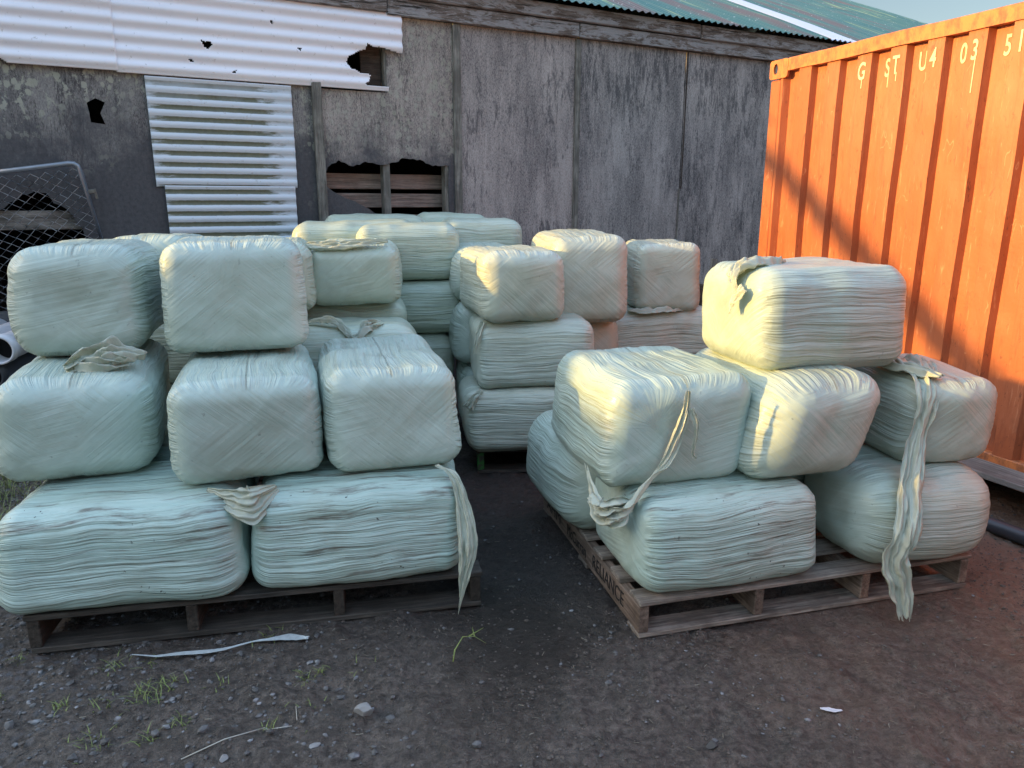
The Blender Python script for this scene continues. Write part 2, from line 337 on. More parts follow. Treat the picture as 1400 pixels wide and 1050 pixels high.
def ground_mat():
    m = N('dark wet yard mud', .8, .4); X, Y, Z = m.sep()
    fine = m.noise(38, None, 6, .72); med = m.noise(7, None, 5, .62); big = m.noise(.9, None, 3)
    vr = m.vor(26, m.mp((1, 1, 1)), out='Distance')
    c = m.mix(m.ramp(fine, (.38, 0.0), (.66, 1.0)), (.050, .040, .033), (.205, .168, .14))
    c = m.mix(m.ramp(m.noise(95, None, 4, .8), (.60, 0.0), (.72, .6)), c, (.04, .034, .029))
    c = m.mix(m.ramp(m.noise(70, m.mp(loc=(5, 5, 5)), 5, .8), (.61, 0.0), (.68, .7)), c, (.24, .23, .22))
    c = m.mix(m.ramp(med, (.4, 0.0), (.68, .6)), c, (.075, .061, .050))
    red = m.ramp(m.math('ADD', m.math('MULTIPLY', X, .42), m.math('ADD', m.math('MULTIPLY', m.noise(1.6, None, 5, .65), 1.1), m.math('MULTIPLY', Y, .14))), (1.35, 0.0), (1.95, 1.0))
    x = m.n('ShaderNodeMapRange'); m.L(m.math('ADD', m.math('MULTIPLY', X, .42), m.math('ADD', m.math('MULTIPLY', m.noise(1.6, None, 5, .65), 1.1), m.math('MULTIPLY', Y, .14))), x.inputs[0])
    x.inputs[1].default_value = 1.15; x.inputs[2].default_value = 1.95
    c = m.mix(x.outputs[0], c, m.mix(fine, (.16, .095, .065), (.34, .22, .155)))
    g = m.ramp(m.math('ADD', m.math('MULTIPLY', X, -.36), m.math('MULTIPLY', m.noise(2.3, None, 3), .5)), (.62, 0.0), (.95, 1.0))
    c = m.mix(m.math('MULTIPLY', g, m.ramp(vr, (.15, 1.0), (.45, 0.0))), c, (.16, .165, .18))
    c = m.mix(m.ramp(m.vor(11, m.mp((1, 1, 1), loc=(3, 1, 0)), out='Distance'), (.035, .5), (.06, 0.0)), c, (.22, .2, .19))
    wet = m.ramp(m.math('ADD', m.noise(2.0, m.mp(loc=(1.7, .4, 0)), 3), 0.0), (.48, 0.0), (.64, 1.0))
    c = m.mix(m.math('MULTIPLY', m.attr('damp'), .72), c, (.034, .027, .024))
    pud = m.attr('wet'); c = m.mix(m.math('MULTIPLY', pud, .75), c, (.030, .027, .023))
    m.col(c); m.rough(m.mix(pud, m.mix(wet, .82, .42), .13))
    b = m.bump(med, .08, .6); b = m.bump(fine, .035, 1.0, b); m.bump(m.noise(120, None, 4, .7), .004, .8, b); return m.m
M_GROUND = ground_mat()
def grass_mat():
    m = N('weed green', .6); m.col(m.mix(m.noise(6, None, 2), (.11, .15, .035), (.22, .26, .075))); return m.m
M_GRASS = grass_mat()
def pebble_mat():
    m = N('gravel chips', .75); r = m.noise(31, None, 1, .5); m.col(m.ramp(r, (.38, (.07, .066, .062)), (.58, (.12, .115, .112)), (.80, (.30, .30, .31)))); return m.m
M_PEB = pebble_mat()
# ------------------------------------------------------------------ ground
def ground():
    def axis(a, b, st, far, n):
        c = np.arange(a, b + st / 2, st); k = (far / 1.0) ** (np.arange(1, n + 1) / n)
        return np.concatenate([(a - k)[::-1], c, b + k])
    xs = axis(-3.4, 3.6, .016, 320, 22); ys = axis(1.2, 4.6, .016, 320, 22)
    X, Y = np.meshgrid(xs, ys, indexing='ij')
    near = sst(-5, -3.4, X) * sst(5.5, 3.6, X) * sst(0, 1.2, Y) * sst(6.5, 4.6, Y)
    z = fbm(X * 1.1, Y * 1.1, 0, 5, 3) * .016 + fbm(X * 7, Y * 7, 0, 9, 4) * .016 + np.abs(fbm(X * 19, Y * 19, 0, 21, 3)) * .016
    z = z + sst(.12, .42, fbm(X * 11, Y * 11, 0, 63, 3)) * .010 - sst(.10, .3, fbm(X * 2.2 + 9, Y * 5, 0, 53, 3)) * .008
    tread = (np.sin((X * .35 + Y) * 34 + fbm(X * 3, Y * 3, 0, 3) * 2.5) > .2) * sst(.2, .5, fbm(X * 1.3 + 4, Y * 1.3, 0, 44, 2) + .2)
    z = (z + tread * .008) * near
    flat = sst(.50, .12, np.hypot((X - .03) / .8, (Y - 2.28) / 1.15) + fbm(X * 5, Y * 5, 0, 31, 3) * .16); z = z * (1 - .88 * flat) - .004 * flat
    z -= .016
    v = np.stack([X, Y, z], -1).reshape(-1, 3); nx, ny = X.shape; I = np.arange(nx * ny).reshape(nx, ny)
    f = np.stack([I[:-1, :-1], I[1:, :-1], I[1:, 1:], I[:-1, 1:]], -1).reshape(-1, 4)
    o = mesh_np('ground', v, f, M_GROUND, None, True, {'wet': flat.ravel(), 'damp': (sst(.75, .25, np.abs(X - .02 - .1 * (Y - 3)) + fbm(X * 3, Y * 3, 0, 77, 3) * .35) * sst(2.1, 2.7, Y)).ravel()}); tag(o, 'dark damp mud and gravel yard turning red brown at right', None, None, 'structure')
    def gz(x, y):
        i = min(max(int(np.searchsorted(xs, x)), 0), nx - 1); j = min(max(int(np.searchsorted(ys, y)), 0), ny - 1); return float(z[i, j])
    return gz
GZ = ground()
# ------------------------------------------------------------------ shed
WL, WR, SD = -3.98, 9.0, 10.4           # ends of the front wall along it, depth of the shed
shed = thing('old_shed', 'long old grey shed with cement sheet wall, patched white iron and green roof', 'shed', (0, 6.5, 0), math.atan2(.469, .883))
keyhole = [(-3.12, 2.123), (-3.067, 2.153), (-3.015, 2.13), (-3.049, 2.06), (-3.027, 1.993), (-3.11, 2.003), (-3.112, 2.057)]
gatehole = jag([(-3.86, 1.30), (-3.70, 1.44), (-3.548, 1.545), (-3.42, 1.555), (-3.32, 1.456), (-3.24, 1.33), (-3.2, 1.18), (-3.25, .8), (-3.9, .8)], 4, .016, 2)
bigh = [(-1.60, 1.71), (-1.56, 1.765), (-1.496, 1.805), (-1.45, 1.79), (-1.397, 1.765), (-1.33, 1.775), (-1.28, 1.80), (-1.2, 1.785), (-1.104, 1.782), (-1.04, 1.80), (-.981, 1.835), (-.89, 1.832), (-.80, 1.815), (-.735, 1.785), (-.68, 1.78), (-.615, 1.79),
        (-.585, 1.777), (-.585, 1.20), (-1.08, 1.20), (-1.12, 1.30), (-1.20, 1.40), (-1.301, 1.46), (-1.42, 1.515), (-1.519, 1.56), (-1.60, 1.62)]
poly_plate('wall_panel', [(WL, 0), (-1.66, 0), (-1.66, 2.40), (WL, 2.40)], [keyhole, gatehole], .008, M_WALL3, shed)
poly_plate('wall_panel', [(-1.655, 0), (-.53, 0), (-.53, 2.856), (-1.085, 2.856), (-1.085, 2.31), (-1.655, 2.31)], [jag(bigh, 3, .007, 9)], .008, M_WALL2, shed)
poly_plate('wall_panel', [(-.525, 0), (.632, 0), (.632, 2.856), (-.525, 2.856)], [], .008, M_WALL, shed)
poly_plate('wall_panel', [(.637, 0), (1.838, 0), (1.838, 2.856), (.637, 2.856)], [], .008, M_WALLB, shed)
poly_plate('wall_panel', [(1.85, 0), (3.05, 0), (3.05, 2.856), (1.85, 2.856)], [], .008, M_WALLB, shed)
poly_plate('wall_panel', [(3.06, 0), (WR, 0), (WR, 2.856), (3.06, 2.856)], [], .008, M_WALL, shed)
rr = random.Random(4)
box('batten', (-.536, -.022, 0), (-.472, -.001, 2.853), M_GREYZ, shed, .003, .002, rr)
box('batten', (.613, -.018, 0), (.668, -.001, 2.853), M_GREYZ, shed, .003, .002, rr)
box('batten', (1.828, -.010, 0), (1.846, -.001, 1.62), M_GREYZ, shed, .002, .001, rr)
box('batten', (1.856, -.006, 1.62), (1.868, -.001, 2.853), M_DARKW, shed, .001, .001, rr)
box('post', (-1.668, -.045, 0), (-1.602, -.002, 2.345), M_GREYZ, shed, .004, .003, rr)
# studs and planks behind the holes
for x0, x1, z0, z1 in ((-1.66, -.55, 1.60, 1.715), (-1.66, -.55, 1.455, 1.565), (-1.66, -.55, 1.22, 1.395)):
    box('inner_plank', (x0, .16, z0), (x1, .185, z1), M_PINK, shed, .004, .003, rr)
box('stud', (-1.135, .012, .6), (-1.08, .10, 1.80), M_GREYZ, shed, .003, .003, rr)
box('stud', (-.61, .012, .6), (-.55, .10, 1.80), M_GREYZ, shed, .003, .003, rr)
box('inner_plank', (-1.66, .10, 1.30), (-.95, .125, 1.36), M_PINK, shed, .003, .003, rr, M=Matrix.Translation((-1.6, 0, 1.55)) @ Matrix.Rotation(R(28), 4, 'Y') @ Matrix.Translation((1.6, 0, -1.33)))
box('stud', (-1.10, .012, 2.30), (-1.06, .10, 2.856), M_GREYZ, shed, .003, .002, rr)
box('inner_plank', (-1.27, .055, 2.30), (-1.11, .075, 2.85), M_DARKW, shed, .003, .003, rr)
box('inner_plank', (-3.95, .05, 1.32), (-3.15, .085, 1.445), M_GREY, shed, .004, .004, rr)
# rest of the building, with a black sheet added so the holes read dark
for nm, lo, hi in (('side_wall', (WL, .012, 0), (WL + .05, SD, 2.95)), ('side_wall', (WR - .05, .012, 0), (WR, SD, 2.95)), ('rear_wall', (WL + .05, SD - .05, 0), (WR - .05, SD, 2.95)), ('dark_backing', (WL + .06, 1.6, 0), (WR - .06, 1.64, 2.9))):
    box(nm, lo, hi, M_BLACK if nm == 'dark_backing' else M_WALL, shed, 0)
box('fascia', (-1.072, -.045, 2.857), (.628, -.009, 2.972), M_FLAKE, shed, .005, .004, rr)
box('fascia', (.634, -.045, 2.857), (WR, -.009, 2.966), M_FLAKE, shed, .005, .004, rr)
box('fascia', (WL, -.055, 2.872), (-1.080, -.009, 3.02), M_FLAKE, shed, .005, .004, rr)
box('barge_board', (-1.074, -.07, 2.975), (1.95, -.02, 3.085), M_FLAKE, shed, .008, .006, rr)
box('barge_board', (1.956, -.07, 2.972), (WR, -.02, 3.085), M_FLAKE, shed, .008, .006, rr)
def corr(name, x0, x1, z0, z1, y, pitch, amp, mat, along='x', parent=shed, cut=None, step=.014, edge=None):
    """corrugated sheet in the x-z plane; ribs run along x"""
    nx = max(2, int((x1 - x0) / step)); nz = int((z1 - z0) / (pitch / 12))
    xs = np.linspace(x0, x1, nx + 1); zs = np.linspace(z0, z1, nz + 1); X, Z = np.meshgrid(xs, zs, indexing='ij')
    ph = 2 * np.pi * (Z - z0) / pitch
    Yv = y + amp * np.cos(ph) + fbm(X * 1.5, Z * 1.5, 0, 7, 2) * .006
    dent = fbm(X * 5, Z * 5, 0, 71, 2) * .0015
    v = np.stack([X, Yv + dent, Z], -1).reshape(-1, 3); I = np.arange(X.size).reshape(X.shape)
    f = np.stack([I[:-1, :-1], I[1:, :-1], I[1:, 1:], I[:-1, 1:]], -1).reshape(-1, 4)
    if cut:
        c = v[f].mean(1); keep = np.ones(len(f), bool)
        for pl in cut:
            P = np.array(pl); ins = np.zeros(len(f), bool)
            for i in range(len(P)):
                a, b = P[i], P[(i + 1) % len(P)]
                cond = ((a[1] > c[:, 2]) != (b[1] > c[:, 2]))
                with np.errstate(divide='ignore', invalid='ignore'): xx = (b[0] - a[0]) * (c[:, 2] - a[1]) / (b[1] - a[1] + 1e-12) + a[0]
                ins ^= cond & (c[:, 0] < xx)
            keep &= ~ins
        f = f[keep]
    o = mesh_np(name, v, f, mat, parent, True, {'valley': (.5 + .5 * np.cos(ph)).ravel()})
    md = o.modifiers.new('thick', 'SOLIDIFY'); md.thickness = .0012; return o
whole = [(-1.401, 2.504), (-1.385, 2.54), (-1.354, 2.558), (-1.30, 2.585), (-1.255, 2.60), (-1.239, 2.64), (-1.19, 2.618), (-1.15, 2.625), (-1.0, 2.60), (-.95, 2.60), (-.95, 2.24), (-1.083, 2.24), (-1.083, 2.345),
         (-1.253, 2.346), (-1.27, 2.36), (-1.235, 2.38), (-1.22, 2.426), (-1.304, 2.435), (-1.34, 2.45), (-1.37, 2.456)]
small = [[(-2.40, 2.563), (-2.37, 2.548), (-2.334, 2.553), (-2.325, 2.53), (-2.35, 2.505), (-2.38, 2.52)], [(-1.94, 2.73), (-1.92, 2.70), (-1.91, 2.72)], [(-3.05, 2.518), (-3.02, 2.518), (-3.03, 2.495)],
         [(-1.76, 2.565), (-1.72, 2.57), (-1.735, 2.545)], [(-2.22, 2.37), (-2.18, 2.385), (-2.19, 2.36)], [(-2.50, 2.435), (-2.45, 2.425), (-2.46, 2.41)], [(-3.9, 2.2), (-3.9, 2.345), (-3.56, 2.345), (-3.52, 2.325), (-3.50, 2.2)]]
corr('corrugated_sheet', -2.925, -.962, 2.318, 2.87, -.035, .0905, .009, M_WHITE, cut=[whole] + small, step=.008)
corr('corrugated_sheet', -3.97, -2.915, 2.326, 2.99, -.042, .0905, .009, M_WHITE, cut=[[(-3.62, 2.2), (-3.62, 2.36), (-3.55, 2.345), (-3.525, 2.33), (-3.52, 2.2)], ], step=.012)
corr('corrugated_patch', -2.765, -1.815, 1.60, 2.309, -.020, .0745, .0048, M_MOSSY, step=.012)
corr('corrugated_patch', -2.715, -1.835, .45, 1.608, -.030, .0745, .0048, M_MOSSY, step=.012)
# roof: corrugations run up the slope
PT = R(24); RL = 5.3 / math.cos(PT)
def roof(name, x0, x1, mat, up0=0.0, up1=RL, dz=0.0):
    p = .076; nx = int((x1 - x0) / (p / 8)); xs = np.linspace(x0, x1, nx + 1); us = np.linspace(up0, up1, 9)
    X, U = np.meshgrid(xs, us, indexing='ij'); h = .0085 * np.cos(2 * np.pi * X / p) + dz + fbm(X * .8, U * .6, 0, 3, 2) * .02 * (U > up0 + .01)
    v = np.stack([X, -.13 + U * math.cos(PT) - h * math.sin(PT), 3.10 + U * math.sin(PT) + h * math.cos(PT)], -1).reshape(-1, 3)
    I = np.arange(X.size).reshape(X.shape); f = np.stack([I[:-1, :-1], I[1:, :-1], I[1:, 1:], I[:-1, 1:]], -1).reshape(-1, 4)
    return mesh_np(name, v, f, mat, shed)
roof('roof_sheet', WL - .1, 3.60, M_ROOF, 0, RL * .52, .004); roof('roof_sheet', 4.02, WR + .1, M_ROOF, 0, RL * .52, .004)
roof('roof_sheet', WL - .1, 3.60, M_ROOF, RL * .5, RL); roof('roof_sheet', 4.02, WR + .1, M_ROOF, RL * .5, RL)
roof('translucent_roof_sheet', 3.58, 4.04, M_CLEAR, -.02, RL, .008)
rb = bmesh.new(); y1 = -.13 + RL * math.cos(PT); z1 = 3.10 + RL * math.sin(PT)
vs = [rb.verts.new(p) for p in ((WL - .1, y1, z1), (WR + .1, y1, z1), (WR + .1, 2 * y1 + .1, 3.05), (WL - .1, 2 * y1 + .1, 3.05))]; rb.faces.new(vs); obj('rear_roof', rb, M_ROOF, shed)
rb = bmesh.new(); tube(rb, [(WL - .1, y1, z1), (WR + .1, y1, z1)], .07, 10); obj('ridge_cap', rb, M_ROOF, shed, True)
for x in (WL + .02, WR - .02):
    g = bmesh.new(); g.faces.new([g.verts.new(p) for p in ((x, -.01, 2.95), (x, y1, z1 - .05), (x, 2 * y1, 2.95))]); obj('gable', g, M_WALL, shed)
# ------------------------------------------------------------------ shipping container
ct = thing('shipping_container', 'scratched orange steel shipping container with faded painted characters, at the right', 'container', (1.79, 5.2, .09), math.atan2(-.918, .396))
CH = 2.32; CLN = 6.06; CW = 2.43
def container():
    pitch, dep = .2285, .040; s = .05; prof = [(.012, 0.0)]
    x = .020
    prof = [(.0, dep * .0 + .0), (.020, 0), (.046, dep)]; x = .046
    while x < CLN - .4:
        prof += [(x + .088, dep), (x + .112, 0), (x + .112 + .100, 0), (x + pitch, dep)]; x += pitch
    prof += [(x + .05, dep), (x + .08, 0), (CLN - .09, 0)]
    P = []
    for (a, b), (c, d) in zip(prof, prof[1:]):
        n = max(1, int((c - a) / .02))
        for k in range(n): P.append((a + (c - a) * k / n, b + (d - b) * k / n))
    P.append(prof[-1]); P = np.array(P); zs = np.linspace(.14, CH - .075, 50)
    X, Z = np.meshgrid(P[:, 0], zs, indexing='ij'); Yv = np.repeat(P[:, 1][:, None], 50, 1) + fbm(X * 2.2, Z * 2.2, 0, 88, 3) * .009
    v = np.stack([X, Yv, Z], -1).reshape(-1, 3); I = np.arange(X.size).reshape(X.shape)
    f = np.stack([I[:-1, :-1], I[1:, :-1], I[1:, 1:], I[:-1, 1:]], -1).reshape(-1, 4)
    o = mesh_np('side_panel', v, f, M_ORANGE, ct, False)
container()
def wavybar(name, x0, x1, y0, y1, z0, z1, mat, amp, n=60, bev=.004):
    bm = bmesh.new(); rings = []
    for i in range(n + 1):
        x = x0 + (x1 - x0) * i / n; d = float(fbm(x * 1.7, 3.3, 0, 12, 2)) * amp; e = float(fbm(x * 2.3, 9.3, 0, 15, 2)) * amp
        rings.append([bm.verts.new((x, a + d, b + e)) for a, b in ((y0, z0), (y1, z0), (y1, z1), (y0 + .006, z1), (y0, z1 - .006))])
    for A, B in zip(rings, rings[1:]):
        for k in range(5): bm.faces.new((A[k], B[k], B[(k + 1) % 5], A[(k + 1) % 5]))
    bm.faces.new(rings[0]); bm.faces.new(rings[-1][::-1]); bmesh.ops.recalc_face_normals(bm, faces=bm.faces); return obj(name, bm, mat, ct)
wavybar('top_rail', .06, CLN - .1, -.012, .07, CH - .078, CH, M_RAIL, .010)
wavybar('bottom_rail', .0, CLN - .1, -.006, .08, 0, .142, M_RAIL, .006)
box('corner_post', (-.095, -.004, .115), (.0, .12, CH - .122), M_ORANGE, ct, .006)
box('corner_post', (CLN - .09, -.004, .115), (CLN, .12, CH - .122), M_ORANGE, ct, .006)
box('far_side_panel', (0, CW - .03, .1), (CLN, CW, CH - .01), M_ORANGE, ct); box('end_panel', (-.09, .12, .1), (-.05, CW - .03, CH - .02), M_ORANGE, ct)
box('door_end', (CLN - .05, .12, .1), (CLN - .01, CW - .03, CH - .02), M_ORANGE, ct); box('roof_panel', (-.05, .07, CH - .03), (CLN - .05, CW - .03, CH - .012), M_ORANGE, ct)
box('floor_panel', (-.05, .08, .02), (CLN - .05, CW - .03, .1), M_DARKW, ct)
def casting(x, z, name='corner_casting'):
    w, h, d = .165, .118, .16
    outer = []
    for cx, cz, a0 in ((x + w - .02, z + .02, -90), (x + w - .02, z + h - .02, 0), (x + .02, z + h - .02, 90), (x + .02, z + .02, 180)):
        for k in range(4): a = R(a0 + k * 30); outer.append((cx + .02 * math.cos(a), cz + .02 * math.sin(a)))
    hole = [(x + .055 + .02 * math.cos(R(a)) + (0), z + .062 + .034 * math.sin(R(a))) for a in range(0, 360, 20)]
    poly_plate(name, outer, [hole], .018, M_RAIL, ct, -.016)
    box(name + '_back', (x + .006, .06, z + .006), (x + w - .006, .10, z + h - .006), M_BLACK, ct, 0)
casting(-.10, CH - .117); casting(-.10, 0); casting(CLN - .155, CH - .117); casting(CLN - .155, 0)
def text_mesh(name, s, size, M, mat, parent, sx=.62, ext=.0008, off=-.0005):
    cu = bpy.data.curves.new(name, 'FONT'); cu.body = s; cu.size = size; cu.extrude = ext; cu.align_x = 'CENTER'; cu.offset = off
    t = bpy.data.objects.new('t', cu); C.objects.link(t); dg = bpy.context.evaluated_depsgraph_get(); dg.update()
    me = bpy.data.meshes.new_from_object(t.evaluated_get(dg)); bpy.data.objects.remove(t)
    me.transform(M @ Matrix.Diagonal((sx, 1, 1, 1))); me.materials.clear(); me.materials.append(mat); me.name = name
    o = bpy.data.objects.new(name, me); C.objects.link(o); o.parent = parent; return o
def hug(o, y0):
    for v in o.data.vertices: v.co.y += y0 + float(fbm(v.co.x * 2.2, v.co.z * 2.2, 0, 88, 3)) * .009
for ch, x, inner, dr in (('G', .655, 0, .05), ('S', .80, 1, .06), ('T', .885, 0, .04), ('U', 1.025, 1, 0), ('4', 1.115, 0, 0), ('0', 1.258, 1, 0), ('3', 1.345, 0, .16), ('5', 1.486, 1, 0), ('1', 1.573, 0, 0)):
    yy = (.040 if inner else 0) - .0022
    hug(text_mesh('lettering', ch, .135, Matrix.Translation((x, 0, 2.105)) @ Matrix.Rotation(R(90), 4, 'X'), M_LET, ct, .56, .0006, .0022), yy)
    if dr: hug(box('paint_drip', (x + .006, -.0004, 2.105 - dr), (x + .011, .001, 2.112), M_LET, ct, 0), yy)
# things along the container foot (container-local coordinates turned to world)
CM = Matrix.Translation((1.79, 5.2, 0)) @ Matrix.Rotation(math.atan2(-.918, .396), 4, 'Z')
def cw(x, y, z): return tuple(CM @ Vector((x, y, z)))
def placed(o, M=CM): o.matrix_world = M; return o
tag(placed(box('timber_plank', (1.35, -.22, .172), (3.4, -.03, .196), M_GREY, None, .004, .006, rr)), 'silvered wooden plank lying level along the foot of the orange container', 'plank')
for x, w in ((1.5, 'far'), (2.9, 'near')): tag(placed(box('timber_block', (x, -.22, -.02), (x + .12, -.01, .170), M_DARKW, None, .006, .004, rr)), f'dark wood block under the {w} end of the silvered plank by the container', 'block')
for x, w in ((.05, 'the far end'), (2.2, 'the part beside the right bales'), (4.2, 'the near half'), (5.8, 'the near end')):
    tag(placed(box('timber_sleeper', (x, .0, -.03), (x + .2, 2.4, .088), M_DARKW, None, .008, .004, rr)), f'dark timber sleeper beneath {w} of the orange container', 'sleeper')
b = bmesh.new(); tube(b, [cw(1.35, -.42, .02), cw(1.8, -.40, .026), cw(2.3, -.36, .026), cw(3.0, -.37, .02)], .036, 12); tag(obj('black_pipe', b, M_PIPEB, None, True), 'black plastic pipe lying on red gravel by the container', 'pipe')
b = bmesh.new(); addbox(b, (-.02, -.012, 0), (.02, .012, .11), .003); addbox(b, (.0, -.02, .02), (.03, .01, .07), .003)
o = obj('wood_chip', b, M_CHIP); o.location = cw(1.86, -.30, .04); o.rotation_euler = (R(12), R(-14), .6); tag(o, 'pale split wood offcut standing behind the black pipe', 'wood offcut')
# ------------------------------------------------------------------ chain link gate and other things against the wall
SM = Matrix.Translation((0, 6.5, 0)) @ Matrix.Rotation(math.atan2(.469, .883), 4, 'Z')
def sw(x, y, z): return SM @ Vector((x, y, z))
gate = thing('chain_link_gate', 'chain link gate panel with grey tube frame leaning on the black moulded wall', 'gate')
gate.matrix_world = SM @ Matrix.Translation((-3.215, -.10, 1.745)) @ Matrix.Rotation(R(7), 4, 'X') @ Matrix.Rotation(R(-9), 4, 'Y')
GW, GHt = .80, 1.72
pts = [(-GW, 0, 0), (-.05, 0, 0), (-.022, 0, -.006), (-.006, 0, -.022), (0, 0, -.05), (0, 0, -GHt + .05), (-.02, 0, -GHt), (-GW + .02, 0, -GHt), (-GW, 0, -GHt + .04), (-GW, 0, 0)]
obj('frame', tube(bmesh.new(), pts, .0165, 10), M_GALV, gate, True)
b = bmesh.new(); cwid, chgt = .078, .058; k = 0; ncol = int(GW / cwid * 2)
for i in range(int(GW / cwid) * 2 + 1):
    x = -.02 - i * cwid / 2; z = -.03 - (0 if i % 2 == 0 else 0); P = []; j = 0
    while z > -GHt + .03:
        P.append((x + (cwid / 4 if j % 2 else -cwid / 4) * (1 if i % 2 == 0 else -1) + random.Random(i * 91 + j).uniform(-.003, .003), .004 * (-1) ** (i + j), z + .006 * math.sin(x * 9 + z * 5))); z -= chgt / 2; j += 1
    if i * cwid / 2 < GW - .03: tube(b, P, .0027, 5, False)
obj('wire_mesh', b, M_WIRE, gate, True)
b = bmesh.new(); addbox(b, (.0, -.01, -.20), (.055, .01, -.175), .003); addbox(b, (.04, -.01, -.24), (.055, .01, -.20), .003); obj('latch', b, M_GREYZ, gate)
# stack of pipes
pk = 0
for row in range(5):
    for colm in range(3 if row % 2 == 0 else 2):
        b = bmesh.new(); n = 28; r0, r1, Ln = .082, .071, 1.4
        R_ = []
        for (yy, rr_) in ((0, r1), (0, r0), (.09, r0), (.10, r0 - .006), (Ln, r0 - .006), (Ln, r1), (0, r1)):
            R_.append([b.verts.new((rr_ * math.cos(2 * math.pi * k / n), yy, rr_ * math.sin(2 * math.pi * k / n))) for k in range(n)])
        for A, B in zip(R_, R_[1:]):
            for k in range(n): b.faces.new((A[k], B[k], B[(k + 1) % n], A[(k + 1) % n]))
        bmesh.ops.remove_doubles(b, verts=b.verts, dist=.0001)
        o = obj('drain_pipe', b, M_PIPE if (row, colm) != (3, 1) else M_PIPEB, None, True)
        x = -3.22 + .17 * colm + (.085 if row % 2 else 0); z = .082 + row * .152
        o.location = (x, 4.02 + .03 * ((pk * 7) % 3), z); o.rotation_euler = (0, 0, R(12)); pk += 1
        bb_ = bmesh.new(); bb_.faces.new([bb_.verts.new((.0712 * math.cos(2 * math.pi * k / 24), .14, .0712 * math.sin(2 * math.pi * k / 24))) for k in range(24)]); obj('bore_shade_disc', bb_, M_BLACK, o)  # black disc added to paint the shade inside the pipe
        vert = ['at the foot', 'in the second layer', 'in the middle layer', 'in the fourth layer', 'at the top'][row]
        hor = (['left', 'centre', 'right'] if row % 2 == 0 else ['left', 'right'])[colm]
        tag(o, f'{"black" if (row, colm) == (3, 1) else "white"} drain pipe {vert} of the pile behind the left bales, {hor} one', 'pipe', 'drain pipes piled behind the left bales')
# boards leaning beside the far bale
for i, (x, w, lean, h) in enumerate(((1.34, .05, .42, 1.10), (1.42, .045, .38, 1.07), (1.30, .035, .36, 1.03))):
    o = box('leaning_board', (0, 0, 0), (w, .02, h), M_GREYZ, None, .002, .003, rr); o.location = (x + .12, 5.72 + .05 * i, 0); o.rotation_euler = (R(-12), R(11 + i * 2), R(10))
    tag(o, ['widest grey board leaning beside the far right bale', 'narrow grey board leaning, rightmost of three behind the far right bale', 'thinnest, lowest grey stick leaning behind the far right bale'][i], 'board', 'grey boards leaning by the far right bale')
b = addbox(bmesh.new(), (0, 0, 0), (.45, .3, .86), .01); addbox(b, (.02, -.012, .1), (.43, -.001, .2), .002); addbox(b, (.02, -.012, .65), (.43, -.001, .75), .002)
o = obj('wooden_crate', b, M_DARKW); o.location = (1.62, 5.62, 0); o.rotation_euler = (0, 0, R(25)); tag(o, 'dark brown wooden crate in the corner between wall and container', 'crate')
# ------------------------------------------------------------------ pallets
def pallet(name, label, loc, rz, L, Dp, H, mx, my, nb=7, st=4, green=None, seed=1):
    t = thing(name, label, 'pallet', loc, rz, 'pallets under the bales'); r = random.Random(seed); bt = .019; bw = .098; th = .019
    for i in range(nb):
        y0 = (Dp - bw) * i / (nb - 1); e = r.uniform(-.006, .006)
        box('deck_board', (e, y0, H - th), (L + r.uniform(-.006, .006), y0 + bw, H), mx, t, .003, .0025, r)
    for i in range(3):
        y0 = (Dp - bw) * i / 2
        box('bottom_board', (r.uniform(0, .005), y0, -.008), (L, y0 + bw, bt - .008), mx, t, .003, .002, r)
    for i in range(st):
        x0 = (L - .045) * i / (st - 1)
        box('bearer', (x0 + .003, .004, bt - .007), (x0 + .042, Dp - .004, H - th - .001), green if (green and i == 0) else my, t, .003, .001, r)
    return t
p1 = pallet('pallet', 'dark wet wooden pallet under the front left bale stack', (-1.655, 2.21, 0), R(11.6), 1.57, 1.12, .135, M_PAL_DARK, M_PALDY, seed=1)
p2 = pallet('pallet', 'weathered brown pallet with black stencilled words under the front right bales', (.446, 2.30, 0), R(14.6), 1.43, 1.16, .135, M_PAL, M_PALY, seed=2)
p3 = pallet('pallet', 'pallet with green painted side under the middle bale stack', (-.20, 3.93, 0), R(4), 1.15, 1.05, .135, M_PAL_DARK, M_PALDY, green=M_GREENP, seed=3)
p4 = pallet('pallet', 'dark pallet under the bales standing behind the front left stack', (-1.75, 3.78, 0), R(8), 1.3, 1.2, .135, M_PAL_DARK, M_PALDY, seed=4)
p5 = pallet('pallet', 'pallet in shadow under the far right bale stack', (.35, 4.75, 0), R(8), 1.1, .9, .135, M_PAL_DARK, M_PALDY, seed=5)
TM = Matrix(((0, 0, -1, -.0004), (-1, 0, 0, 0), (0, 1, 0, 0), (0, 0, 0, 1)))
for s, y, sz, sx, mt in (('RELIANCE', .30, .085, .86, M_INK), ('McCurran', .66, .075, .8, M_INK), ('AHM', .98, .085, 1.15, M_INK)):
    text_mesh('lettering', s, sz, Matrix.Translation((.0015, y, .038)) @ TM, mt, p2, sx, .0006)
